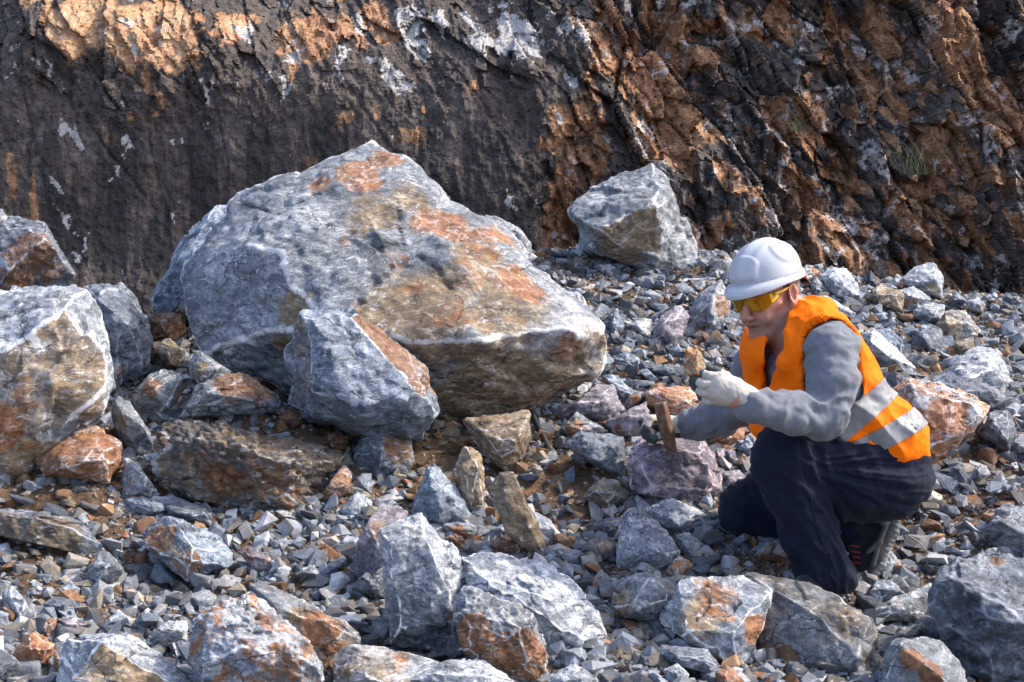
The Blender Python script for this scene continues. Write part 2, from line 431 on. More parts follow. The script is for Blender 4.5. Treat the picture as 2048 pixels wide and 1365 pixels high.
    R('slab', 'tall bluish slab standing against the right side of the large split boulder',
      [(226,792),(258,802),(300,868),(308,905),(285,922),(240,885),(222,840)], t=60, paint=[(245,840,'t',25,.6)])
    R('slab', 'thin upright grey sliver between the split boulder and the dark veined boulder', [(224,700),(247,704),(244,768),(230,790),(222,770)], t=40, paint=[(240,740,'r',14,.6)])
    R('rock', 'grey wedge below the tall bluish slab, its back against the orange-brown rock', [(245,915),(275,925),(320,992),(305,1003),(246,1000)], t=60, paint=[(262,970,'r',18,.6)])
    R('rock', 'brown rock with white top tucked under the left side of the huge boulder', [(297,638),(330,608),(372,597),(372,660),(345,692),(303,682)], t=70, base={'r':.75,'d':.2})
    R('stone', 'rounded beige stone in the gap left of the huge boulder', [(298,690),(335,676),(371,700),(366,735),(325,742),(302,722)], t=50, base={'t':.55})
    R('stone', 'pointed grey stone with a beige facet perched in the gap left of the huge boulder', [(377,730),(392,700),(430,725),(463,745),(440,768),(405,772),(378,755)], t=50, paint=[(402,735,'t',16,.8)], d=5.65)
    R('rock', 'split rock, rusty on top and pale blue below, left of the huge boulder', [(266,785),(300,750),(327,738),(367,747),(350,835),(312,852),(280,832)], t=70, paint=[(300,770,'r',30,.9),(355,800,'r',20,.9)])
    R('rock', 'dark rock with bright orange top face below the pointed grey stone',
      [(360,836,-10),(385,772,20),(472,745,60),(510,758,60),(563,803,20),(560,826,0),(445,832,-10)], [(400,790,-30),(454,795,-45),(560,815,-20)], t=90, base={'d':.35}, paint=[(480,770,'r',55,1.1),(520,790,'r',30,1.1),(420,775,'r',25,.9)], short='the dark rock with the orange top', d=5.55)
    R('boulder', 'dark pitted block with brown knobbly front, below the slab leaning on the huge boulder',
      [(313,850,70),(350,838,80),(400,842,80),(450,860,80),(500,880,80),(560,908,80),(640,905,90),(690,900,110),(645,1000,40),(592,1038,-10),(480,1034,-20),(320,988,-10),(299,950,10)],
      [(325,880,-20),(420,872,-30),(540,915,-35),(622,938,-30),(600,1010,-40)], t=170, lvl=6, rough=1.5, knob=.075, chips=3, sharp=50, tone='g', base={'d':.5,'r':.36,'t':.42}, short='the dark pitted block',
      paint=[(450,950,'r',60,.62),(560,980,'r',60,.7),(380,920,'r',30,.5),(660,940,'t',45,1.1),(520,930,'r',30,.6)])
    R('rock', 'grey and rust two-sided rock propping up the leaning slab', [(702,905),(742,836),(780,830),(822,876),(829,925),(805,952),(750,970),(704,940)], [(765,850,-30),(762,930,-45),(715,900,-20)], t=90, tone='d', paint=[(800,890,'r',42,.85),(770,850,'w',20)], d=5.45)
    R('rock', 'brown wedge-shaped rock under the overhang of the huge boulder', [(925,842),(985,830),(1062,820),(1063,880),(1040,940),(1019,950),(969,910)], t=90, base={'t':.85,'d':.1})
    R('stone', 'upright greenish-beige stone below the overhang of the huge boulder', [(931,892),(956,908),(971,934),(967,1020),(945,1037),(912,992),(906,940)], t=55, base={'t':.55}, tone='w')
    R('slab', 'long tilted brown plate running down between the grey slabs', [(974,985),(1006,943),(1024,946),(1040,1002),(1082,1073),(1104,1128),(1078,1122),(1050,1065),(998,1020)], t=50, base={'t':1.0}, short='the tilted brown plate')
    R('slab', 'pale slab propped on the right of the tilted brown plate', [(1060,1018),(1095,1035),(1123,1069),(1112,1096),(1088,1092),(1066,1050)], t=40, tone='w')
    R('slab', 'pointed grey slab with a smooth sloping right face, left of the tilted brown plate', [(822,1036),(826,1008),(855,938),(868,926),(889,940),(950,1046),(880,1054)], [(859,951,-40),(886,1044,-50)], t=70, tone='b')
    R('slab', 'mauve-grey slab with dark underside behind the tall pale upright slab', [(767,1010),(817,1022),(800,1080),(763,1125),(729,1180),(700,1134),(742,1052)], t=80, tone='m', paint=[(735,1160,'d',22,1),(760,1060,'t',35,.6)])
    R('slab', 'dark split rock at the foot of the mauve-grey slab', [(702,1180),(745,1130),(775,1140),(770,1200),(722,1190)], t=50, tone='d', base={'d':.3})
    R('slab', 'tall pale upright slab in the front centre',
      [(757,1055,20),(801,1033,60),(843,1026,70),(866,1048,60),(914,1107,40),(950,1172,20),(930,1230,0),(914,1306,-20),(840,1310,-30),(778,1295,-20),(763,1140,0)],
      [(775,1080,-40),(850,1075,-35),(900,1190,-60),(800,1260,-60),(868,1230,-60)], t=110, lvl=6, tone='w', sharp=110, chips=3, short='the tall pale upright slab',
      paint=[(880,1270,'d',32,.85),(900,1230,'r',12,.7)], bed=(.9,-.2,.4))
    R('slab', 'broad pale streaked slab sloping right of the tall upright slab',
      [(922,1112,60),(956,1104,80),(1032,1117,90),(1103,1132,90),(1158,1174,60),(1204,1224,30),(1233,1314,-20),(1150,1325,-40),(1085,1310,-40),(1000,1240,-40),(935,1180,0)],
      [(985,1160,-30),(1100,1200,-50),(1150,1270,-60),(1069,1222,-70)], t=110, lvl=6, tone='w', sharp=110, chips=3, short='the broad pale streaked slab', bed=(.6,-.5,.6))
    R('rock', 'grey-topped rock with dark rusty front at the bottom centre',
      [(906,1203),(927,1172),(985,1196),(1071,1222),(1085,1270),(1098,1325),(1090,1380),(1010,1375),(969,1320),(908,1306)], [(930,1240,-50),(1000,1245,-60),(1060,1260,-60),(1050,1330,-60),(930,1300,-50)], t=90, lvl=6, rough=1.2, knob=.03,
      paint=[(950,1275,'r',50,1.0),(1030,1310,'r',60,1.0),(1070,1330,'r',40,1.0),(985,1300,'t',30,.8),(1040,1270,'d',30,.6),(1000,1350,'t',40,.9)], short='the rusty-fronted rock at the bottom centre')
    R('rock', 'rounded whitish-tan rock at the bottom edge left of the rusty-fronted rock', [(664,1325),(687,1288),(746,1288),(830,1308),(890,1328),(880,1400),(760,1430),(680,1400)], t=110, tone='w', paint=[(800,1318,'r',40,.5)], base={'t':.38}, sharp=30)
    R('slab', 'pale bluish slab cut by the bottom edge below the tall upright slab', [(790,1372),(872,1329),(931,1317),(981,1331),(1030,1370),(1020,1440),(800,1440)], t=80, tone='w')
    R('rock', 'large knobbly rust and white rock in the front left',
      [(375,1257,30),(383,1222,60),(449,1186,90),(506,1187,90),(548,1217,70),(594,1285,40),(627,1298,20),(650,1365,-10),(640,1440,-20),(380,1440,-20)],
      [(400,1240,-10),(505,1289,-50),(590,1300,-40),(390,1340,-60),(480,1300,-60),(470,1215,20)], t=150, lvl=6, rough=1.3, knob=.035, tone='w', base={'r':.5}, chips=4, sharp=40, short='the knobbly rust and white rock',
      paint=[(560,1340,'t',50,.5)])
    R('rock', 'brown rock with grey-white rim just behind the knobbly rust and white rock', [(499,1168),(533,1164),(564,1182),(605,1217),(685,1239),(722,1282),(690,1310),(668,1365),(600,1330),(540,1220)], t=80, paint=[(640,1260,'r',50,.9),(600,1230,'t',30,.7),(670,1310,'r',40,.8)], base={'t':.3})
    R('rock', 'wedge with a tan front face and pale ridge at the bottom left',
      [(118,1290,60),(228,1275,80),(251,1264,80),(305,1323,50),(372,1365,30),(390,1430,0),(110,1430,0)], [(206,1289,-40),(290,1350,-40),(140,1365,-60),(250,1400,-70)], t=110, lvl=6, paint=[(230,1345,'t',-.9),(215,1350,'t',50,.9)], tone='w', short='the wedge at the bottom left')
    R('slab', 'flat whitish slab left of the knobbly rust and white rock', [(292,1289),(316,1251),(343,1241),(376,1243),(374,1288),(324,1301)], t=40, tone='w', base={}, short='the flat whitish slab')
    R('rock', 'broad pyramid-shaped rock, brown on the left and blue-grey on the right',
      [(284,1066,40),(331,1032,70),(354,1036,70),(411,1060,70),(466,1099,30),(461,1130,0),(373,1165,-30),(324,1127,-20),(286,1096,0)], [(341,1042,10),(383,1100,-45),(372,1130,-60)], t=110, lvl=6, paint=[(320,1080,'r',42,.75),(370,1135,'r',40,.65),(345,1110,'t',30,.6)], tone='b', short='the pyramid-shaped rock')
    R('slab', 'long dark ledge of rock jutting from the soil at the left edge',
      [(-80,1010),(0,1014),(23,1017),(57,1038),(133,1030),(175,1053),(207,1092),(190,1116),(114,1090),(0,1062),(-80,1050)], t=90, tone='d', paint=[(100,1082,'t',60,.9),(0,1060,'t',50,.9)], short='the dark ledge at the left edge')
    R('stone', 'two-tone stone, orange left side and grey right side, in front of the dark ledge', [(169,1152),(205,1096),(228,1114),(249,1144),(210,1177),(178,1165)], t=45, paint=[(185,1135,'r',22,1.1)])
    R('stone', 'flat blue-grey stone left of the dark pitted block foot', [(249,1002),(282,993),(324,1007),(335,1022),(290,1032),(262,1020)], t=40, tone='b')
    R('rock', 'low slate-blue rock with a small rusty end under the dark pitted block', [(318,1002),(354,993),(404,1011),(438,1033),(434,1056),(380,1050),(340,1032)], t=55, tone='d', paint=[(430,1040,'r',12,1)])
    R('stone', 'rust-red wedge right of the dark pitted block', [(638,1012),(690,930),(704,950),(702,986),(665,1006)], t=45, base={'r':.9}, short='the rust-red wedge')
    R('stone', 'grey tablet-shaped stone beside the rust-red wedge', [(711,952),(743,956),(744,992),(722,988)], t=25, tone='b')
    R('stone', 'pale tilted stone in front of the rust-red wedge', [(669,1027),(716,984),(744,1000),(740,1028),(704,1047)], t=40, tone='w', paint=[(735,1025,'r',12,.8)])
    R('stone', 'flat white stone on the gravel left of the mauve-grey slab', [(597,1138),(628,1130),(645,1156),(610,1165)], t=20, tone='w')
    R('stone', 'elongated pinkish stone on the gravel right of the pyramid-shaped rock', [(476,1102),(500,1092),(541,1117),(552,1150),(536,1152),(500,1130)], t=25, tone='m', rust=.25)
    R('stone', 'white flat stone touching the elongated pinkish stone', [(541,1120),(583,1138),(570,1164),(552,1158)], t=25, tone='w')
    R('stone', 'oval dark slate stone on the gravel left of the mauve-grey slab', [(640,1146),(663,1117),(693,1117),(688,1134),(655,1154)], t=28, tone='d')
    R('stone', 'upright whitish stone at the left picture edge', [(3,1187),(23,1171),(43,1193),(62,1233),(53,1254),(12,1240)], t=40, tone='w', short='the upright whitish stone at the left edge')
    R('stone', 'dark blue rounded stone near the left edge', [(86,1207),(110,1194),(149,1199),(157,1218),(137,1240),(95,1232)], t=36, tone='d')
    R('rock', 'knobbly beige and rust rock in the bottom left corner', [(26,1306),(69,1262),(111,1292),(96,1332),(50,1345)], t=55, rough=1.5, base={'r':.5,'t':.3}, tone='w', short='the beige and rust rock in the corner')
    R('stone', 'orange and white stone behind the beige and rust corner rock', [(60,1250),(114,1235),(115,1270),(95,1282),(66,1268)], t=35, base={'r':.75})
    R('stone', 'flat mauve stone touching the right side of the orange and white stone', [(114,1236),(150,1234),(184,1248),(126,1275)], t=28, tone='m')
    R('rock', 'dark grey rock cut by the left bottom corner of the picture', [(-40,1290),(0,1300),(38,1324),(16,1365),(-40,1380)], t=50, tone='d', short='the dark corner rock')
    R('stone', 'rust and white lump between the corner rock and the bottom left wedge', [(106,1306),(126,1294),(148,1342),(126,1358),(108,1335)], t=32, base={'r':.75}, tone='w')
    R('stone', 'pale triangular stone left of the flat whitish slab', [(201,1256),(236,1219),(264,1243),(259,1256)], t=35, tone='w')
    R('stone', 'white stone on the gravel below the two-tone stone', [(117,1179),(141,1163),(161,1178),(153,1202),(135,1195)], t=24, tone='w')
    # middle
    R('boulder', 'purple-speckled block under the hammer',
      [(1254,890,70),(1284,862,90),(1340,866,95),(1397,871,100),(1431,905,80),(1446,981,10),(1384,1018,-20),(1334,1004,-20),(1254,988,-10)], [(1266,905,-10),(1330,895,-5),(1400,905,-5),(1430,970,-30),(1300,985,-40)], t=130, lvl=6, tone='p', rough=1.1, short='the purple-speckled block', paint=[(1270,890,'w',20)])
    R('slab', 'flat slate-blue slab against the left side of the purple block', [(1130,888),(1162,862),(1210,868),(1251,876),(1253,956),(1210,940),(1166,916)], t=70, tone='d', base={}, short='the flat slate-blue slab')
    R('stone', 'beige-grey angular stone in front of the flat slate-blue slab', [(1165,995),(1208,955),(1237,963),(1257,997),(1222,1020),(1190,1012)], t=50, base={'t':.45})
    R('rock', 'rust-sided rock right of the black pipe', [(1121,856),(1153,823),(1179,842),(1217,864),(1190,878),(1137,882)], t=60, paint=[(1145,850,'r',28,.9)])
    R('slab', 'pale lilac slab lying behind the rust-sided rock', [(1112,835),(1157,803),(1198,768),(1225,772),(1250,828),(1214,848),(1150,832)], t=70, tone='m')
    R('rock', 'mauve-grey triangular rock left of the hammer hand', [(1212,846),(1255,824),(1292,803),(1300,850),(1262,878),(1235,870)], t=60, tone='m', paint=[(1235,860,'r',16,.7)])
    R('rock', 'pale blue block on the slope right of the huge boulder overhang', [(1203,752),(1231,749),(1268,785),(1270,800),(1243,814),(1212,780)], t=50, tone='b')
    R('stone', 'light grey five-sided stone on the slope above the pale blue block', [(1227,718),(1255,703),(1281,721),(1280,742),(1255,744)], t=36, tone='b')
    R('stone', 'narrow grey stone beside the right end of the huge boulder', [(1200,723),(1212,702),(1229,723),(1213,750),(1200,748)], t=36, tone='d')
    R('slab', 'dark diamond-shaped slab on the gravel left of the held stone', [(1304,742),(1338,727),(1373,744),(1372,760),(1342,763)], t=34, tone='d')
    R('slab', 'thin grey plate lying left of the dark diamond-shaped slab', [(1276,742),(1295,737),(1319,762),(1306,770)], t=22, tone='b')
    R('rock', 'egg-shaped beige-grey rock standing on the gravel slope', [(1304,678),(1323,634),(1363,611),(1379,634),(1366,674),(1342,703),(1314,694)], t=60, tone='m', base={'t':.2}, sharp=30, short='the egg-shaped rock')
    R('rock', 'white wedge left of the egg-shaped rock', [(1251,653),(1265,643),(1302,639),(1303,680),(1290,676)], t=36, tone='w', short='the white wedge')
    R('rock', 'grey rock with orange right face standing left of the helmet', [(1374,630),(1397,591),(1440,559),(1462,600),(1460,625),(1434,663),(1412,670),(1382,647)], [(1425,600,-45),(1428,650,-45),(1395,630,-25)], t=70, paint=[(1446,612,'r',24,1.0),(1450,590,'r',14,.9)], short='the grey rock with the orange face')
    R('stone', 'pointed bluish stone on the slope between the huge boulder and the white wedge', [(1218,654),(1231,617),(1250,654),(1240,673),(1222,668)], t=34, tone='b')
    R('stone', 'round dark grey stone touching the right edge of the huge boulder', [(1181,626),(1203,607),(1223,622),(1206,642),(1190,642)], t=32, tone='d')
    R('stone', 'small dark slate stone under the white wedge', [(1261,672),(1280,668),(1293,684),(1282,696),(1268,690)], t=24, tone='d')
    R('rock', 'rust and white rock behind the hammer head', [(1285,786),(1305,774),(1348,771),(1398,775),(1405,802),(1380,830),(1340,836),(1295,812)], t=60, base={'r':.72}, tone='w', short='the rust and white rock behind the hammer')
    R('stone', 'orange-edged block between the pale blue block and the rust and white rock', [(1245,804),(1262,787),(1287,783),(1288,803),(1253,824)], t=34, paint=[(1270,795,'r',18,.8)])
    R('rock', 'brown and white rock under the outstretched forearm', [(1375,868),(1400,850),(1471,828),(1494,826),(1490,880),(1465,897),(1425,892)], t=70, base={'r':.75}, tone='w', short='the brown rock under the forearm')
    R('stone', 'dark triangular stone just above the held stone', [(1344,700),(1347,685),(1373,695),(1367,714),(1350,714)], t=24, tone='d')
    R('stone', 'grey stone in the gravel just left of the man\'s chin', [(1443,663),(1480,651),(1492,665),(1470,682),(1453,678)], t=34, tone='d')
    R('rock', 'chalk-white chunk right behind the held stone', [(1408,722),(1420,711),(1440,708),(1447,735),(1419,744)], t=36, tone='w')
    R('stone', 'small mauve stone between the purple block and the raised knee', [(1430,900),(1450,897),(1452,930),(1436,926)], t=24, tone='p')
    R('stone', 'slim lilac stone standing beside the small mauve stone', [(1455,906),(1471,902),(1472,936),(1458,934)], t=18, tone='m')
    R('stone', 'bright orange stone just left of the raised knee', [(1472,924),(1486,907),(1513,938),(1496,952)], t=24, base={'r':1.0})
    R('stone', 'pinkish stone resting above the kneeling leg', [(1444,944),(1482,940),(1492,956),(1470,980),(1450,986)], t=34, tone='m')
    R('stone', 'pointed grey stone in front of the orange vest hem', [(1476,900),(1495,873),(1517,906),(1500,920)], t=24, tone='b')
    # right
    R('boulder', 'pale rounded boulder on the crest directly behind the helmet', [(1639,548),(1655,535),(1696,537),(1720,568),(1722,596),(1685,606),(1648,580)], t=70, tone='w', short='the pale crest boulder behind the helmet')
    R('stone', 'grey stone leaning on the pale crest boulder, near the helmet strap', [(1621,565),(1633,555),(1658,584),(1652,602),(1632,602)], t=34)
    R('stone', 'brownish stone at the rear edge of the helmet on the crest', [(1592,552),(1615,532),(1640,546),(1624,575),(1600,578)], t=36, base={'r':.45})
    R('boulder', 'bright sunlit white boulder on the crest, farthest up the slope on the right', [(1803,560),(1831,533),(1868,525),(1886,555),(1888,598),(1846,588),(1813,574)], [(1845,570,-30),(1870,560,-30)], t=70, tone='w', paint=[(1862,583,'t',16,.9)], short='the sunlit white crest boulder')
    R('stone', 'tan-sided stone against the left of the sunlit white crest boulder', [(1777,571),(1794,548),(1816,562),(1811,582)], t=34, paint=[(1805,570,'r',12,.8)], tone='w')
    R('rock', 'brown rough rock right of the pale crest boulder', [(1728,597),(1758,567),(1809,588),(1803,626),(1765,615)], t=60, base={'t':.95}, short='the brown rough rock on the right')
    R('rock', 'whitish rock just below the sunlit white crest boulder', [(1793,582),(1824,572),(1862,600),(1836,614),(1805,606)], t=40, tone='w')
    R('slab', 'long pale slab running down behind the man\'s shoulder', [(1634,596),(1652,591),(1711,628),(1704,640),(1670,625)], t=34, tone='w')
    R('stone', 'cream stone with tan side on the crest near the right edge', [(1932,604),(1956,594),(1971,610),(1964,628),(1940,622)], t=32, tone='w', paint=[(1965,615,'t',10,.8)])
    R('stone', 'bluish stone left of the cream stone on the crest', [(1901,594),(1912,583),(1934,604),(1912,608)], t=26, tone='b')
    R('rock', 'sunlit white-topped rock on the slope right of the brown rough rock', [(1826,622),(1853,605),(1890,610),(1885,640),(1853,649),(1832,640)], t=50, tone='w')
    R('rock', 'speckled tan rock with flat sloping top, near the right edge', [(1872,650),(1890,621),(1930,620),(1962,661),(1948,678),(1897,684)], t=70, base={'t':.5}, tone='w', short='the speckled tan rock')
    R('rock', 'blue-grey faceted rock below the speckled tan rock', [(1828,660),(1846,648),(1883,657),(1888,705),(1864,714),(1838,690)], t=60, tone='d')
    R('stone', 'dark brown stone under the speckled tan rock', [(1907,685),(1948,674),(1950,706),(1912,715)], t=36, base={'t':.8,'d':.3})
    R('slab', 'long slab with bright sunlit-white top edge behind the vest', [(1726,672),(1747,657),(1785,690),(1832,738),(1824,754),(1772,738),(1743,714)], [(1745,685,-30),(1790,725,-30)], t=60, paint=[(1780,700,'w')], tone='w', short='the long white-edged slab')  # white on the top face is sunlight put into the colour
    R('rock', 'grey rock half hidden behind the long white-edged slab', [(1748,662),(1780,656),(1809,692),(1806,714),(1785,714)], t=50, tone='b')
    R('boulder', 'whitish dome-shaped boulder near the right edge', [(1878,753),(1908,720),(1941,698),(1981,693),(2007,720),(2021,749),(2017,795),(1963,800),(1900,780)], t=120, tone='w', sharp=30, short='the whitish dome-shaped boulder')
    R('rock', 'dark rock with a net of white veins in front of the whitish dome-shaped boulder', [(1859,762),(1890,749),(1919,737),(1963,756),(2018,800),(2010,822),(1970,812),(1901,785)], t=70, tone='d', short='the dark white-veined rock')
    R('boulder', 'large rust-orange faced boulder behind the hem of the vest',
      [(1775,790,40),(1813,756,70),(1860,764,80),(1901,782,80),(1963,797,70),(1980,815,60),(1970,852,30),(1912,912,0),(1864,928,-20),(1800,930,0),(1760,860,20)], [(1820,775,-20),(1950,815,-20),(1960,830,-25),(1880,890,-60),(1840,900,-50)], t=140, lvl=6, base={'r':.64,'t':.3}, paint=[(1880,905,'t',40,.9),(1900,830,'r',50,.9)], short='the rust-orange faced boulder', tone='w')
    R('rock', 'dark veined rock tucked right of the rust-orange faced boulder', [(1976,832),(2010,819),(2034,870),(2018,910),(1985,892),(1956,874)], t=80, tone='d')
    R('rock', 'plain grey rock cut by the right picture edge beside the dark veined rock', [(2026,880),(2060,865),(2100,900),(2090,915),(2022,908)], t=60)
    R('slab', 'dark flat slab with orange edge in the gravel behind the man', [(1870,944),(1923,928),(1946,965),(1945,984),(1890,963)], [(1920,935,-5)], t=50, tone='d', paint=[(1940,955,'r',8,.8)], base={'d':.2}, short='the dark flat slab')
    R('stone', 'white angular stone right of the dark flat slab', [(1951,938),(1963,929),(1982,948),(1956,977)], t=30, tone='w')
    R('boulder', 'veined grey boulder at the right edge, just behind the dark-fronted one',
      [(1962,1086),(1975,1050),(2000,1007),(2021,1006),(2090,1030),(2110,1100),(2040,1110),(1990,1098)], [(1995,1040,-40),(2030,1060,-50)], t=100, tone='d', short='the veined boulder at the right edge')
    R('boulder', 'big dark-fronted boulder with pale top, cut by the right picture edge',
      [(1854,1204,20),(1871,1125,70),(1896,1100,100),(1966,1097,120),(2048,1104,130),(2150,1125,130),(2200,1400,0),(1987,1380,-20),(1929,1335,0),(1879,1278,10)],
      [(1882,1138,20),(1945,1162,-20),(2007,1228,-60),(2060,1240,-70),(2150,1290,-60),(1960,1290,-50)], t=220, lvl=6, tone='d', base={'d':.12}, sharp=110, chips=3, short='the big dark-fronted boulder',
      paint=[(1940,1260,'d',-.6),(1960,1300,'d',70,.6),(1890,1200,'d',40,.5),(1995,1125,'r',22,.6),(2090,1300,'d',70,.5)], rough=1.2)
    R('boulder', 'wide brownish-grey boulder with white scuffs, in front of the man\'s boots',
      [(1455,1145,240),(1531,1146,220),(1593,1161,190),(1676,1182,150),(1734,1220,110),(1751,1266,70),(1762,1380,0),(1740,1450,0),(1500,1450,90),(1440,1300,160)],
      [(1747,1250,30),(1722,1324,-40),(1660,1250,20),(1560,1300,90),(1520,1200,150),(1620,1400,-10)], t=180, lvl=6, base={'t':.36,'d':.3}, sharp=110, chips=3, short='the wide brownish boulder at the boots', d=4.1)
    R('slab', 'slab with pale orange top and rust right face, in front of the wide brownish boulder',
      [(1318,1240,70),(1361,1166,50),(1432,1151,80),(1498,1151,80),(1545,1180,50),(1542,1206,20),(1523,1278,-10),(1492,1352,-30),(1469,1335,-30),(1430,1300,-20),(1366,1275,-20)],
      [(1540,1186,20),(1473,1268,-50),(1478,1335,-50),(1380,1262,-40)], t=70, lvl=6, tone='w', paint=[(1510,1290,'r',-1.0),(1510,1260,'r',35,1.0),(1430,1200,'r',75,.52),(1400,1240,'t',60,.6),(1440,1300,'d',-.3)], short='the slab with the pale orange top', sharp=110, d=4.2)
    R('rock', 'rounded grey rock with brown left side, left of the slab with pale orange top', [(1222,1218),(1237,1158),(1299,1134),(1341,1158),(1381,1195),(1362,1228),(1303,1243),(1240,1238)], [(1283,1215,-55),(1300,1155,-30),(1345,1195,-45)], t=90, paint=[(1240,1200,'t',35,.7),(1255,1170,'t',25,.5)], short='the rounded grey rock', sharp=40, d=4.35)
    R('rock', 'pale blue-banded rock standing behind the rounded grey rock', [(1232,1118),(1245,1034),(1262,1016),(1316,1042),(1361,1104),(1355,1135),(1324,1148),(1237,1143)], [(1262,1040,-30),(1320,1110,-55),(1250,1120,-45)], t=80, tone='w', bed=(.1,.1,1), short='the pale blue-banded rock')
    R('stone', 'orange-brown stone leaning on the right of the pale blue-banded rock', [(1331,1147),(1357,1108),(1387,1129),(1367,1167),(1345,1166)], t=40, base={'r':.8}, tone='w')
    R('rock', 'light grey slab-like rock in front of the purple block', [(1290,1018),(1345,996),(1424,1033),(1425,1056),(1366,1073),(1325,1056)], t=70, tone='w')
    R('rock', 'dark blue rock left of the pale blue-banded rock', [(1186,1050),(1215,1034),(1247,1038),(1236,1090),(1200,1078)], t=50, tone='d')
    R('stone', 'light mottled stone right of the pale blue-banded rock', [(1352,1071),(1378,1064),(1412,1092),(1392,1123),(1365,1105)], t=40, tone='w')
    R('stone', 'small grey pyramid stone below the kneeling leg', [(1447,1108),(1461,1087),(1479,1104),(1465,1112)], t=24, tone='b')
    R('stone', 'flat grey stone under the shin of the kneeling leg', [(1505,1096),(1530,1088),(1557,1117),(1522,1122)], t=30, tone='d')
    R('rock', 'grey-blue rock right in front of the toe of the sports shoe', [(1728,1190),(1755,1160),(1780,1162),(1810,1187),(1772,1210),(1735,1214)], t=50, tone='b', short='the grey-blue rock at the shoe')
    R('slab', 'long whitish slab between the shoe and the big dark-fronted boulder', [(1740,1230),(1755,1213),(1810,1190),(1865,1166),(1858,1212),(1838,1246),(1755,1243)], t=60, tone='w', paint=[(1790,1205,'r',20,.5)], short='the long whitish slab')
    R('stone', 'cream white stone right behind the sole of the sports shoe', [(1754,1138),(1776,1097),(1807,1137),(1790,1150),(1762,1148)], t=40, tone='w', base={'t':.25})
    R('rock', 'grey rock with an orange diagonal edge at the bottom, left of the big dark-fronted boulder', [(1758,1370),(1771,1296),(1796,1280),(1846,1273),(1896,1291),(1938,1342),(1930,1420),(1765,1430)], [(1797,1290,-40),(1850,1330,-60),(1904,1375,-60)], t=90, paint=[(1825,1318,'r',26,1),(1865,1350,'r',30,1)], short='the grey rock with the orange edge')
    R('stone', 'narrow grey-green stone above the grey rock with the orange edge', [(1768,1290),(1800,1262),(1846,1247),(1849,1262),(1800,1285)], t=26)
    R('rock', 'dark blue block below the slab with pale orange top', [(1314,1308),(1324,1290),(1415,1297),(1437,1332),(1430,1350),(1338,1326)], t=60, tone='d', short='the dark blue block', d=4.02)
    R('stone', 'pale blue stone in front of the dark blue block', [(1326,1342),(1357,1327),(1379,1349),(1376,1372),(1340,1372)], t=40, tone='w', d=3.95)
    R('stone', 'bright orange stone right of the dark blue block at the bottom edge', [(1430,1346),(1457,1331),(1488,1362),(1480,1390),(1436,1390)], t=40, base={'r':.95}, d=3.95)
    R('rock', 'dark blue-grey rock between the rounded grey rock and the dark blue block', [(1297,1272),(1320,1250),(1363,1275),(1356,1296),(1310,1298)], t=45, tone='d')
    R('stone', 'rusty stone tucked under the rounded grey rock', [(1240,1238),(1283,1248),(1289,1274),(1258,1276)], t=36, base={'r':.95})
    R('slab', 'blue-grey plate right of the tilted brown plate foot', [(1106,1103),(1150,1098),(1167,1108),(1153,1138),(1122,1138)], t=34, tone='d')
    R('stone', 'brown loaf-shaped stone left of the pale blue-banded rock', [(1190,1092),(1208,1079),(1232,1090),(1231,1120),(1197,1112)], t=34, base={'t':1.0,'r':.3}, sharp=20)
    R('slab', 'pale blue slab cut by the bottom edge right of the rusty-fronted rock', [(1093,1360),(1145,1325),(1197,1360),(1190,1410),(1090,1410)], t=50, tone='w')
    R('stone', 'flat white stone left of the tilted brown plate', [(988,1058),(1006,1047),(1054,1051),(1045,1082),(1000,1080)], t=30, tone='w')
    R('stone', 'rust-orange stone behind the broad pale streaked slab', [(980,1092),(998,1074),(1057,1094),(1058,1118),(1015,1114)], t=36, base={'r':.85})
    R('stone', 'grey stone with a rusty front above the broad pale streaked slab', [(884,1050),(931,1040),(966,1060),(955,1078),(900,1070)], t=34, paint=[(915,1066,'r',22,.8)])
    R('stone', 'crumbly orange stone between the two pale front slabs', [(888,1075),(914,1068),(944,1098),(916,1104)], t=28, base={'r':1.0}, rough=1.8)
    R('stone', 'brown stone lying below the dark rock with the orange top', [(555,835),(580,815),(606,830),(608,852),(575,856)], t=34, base={'r':.9})
    R('stone', 'brown stone on the soil above the rust-red wedge', [(645,880),(672,862),(700,880),(690,900),(660,900)], t=30, base={'r':.8})
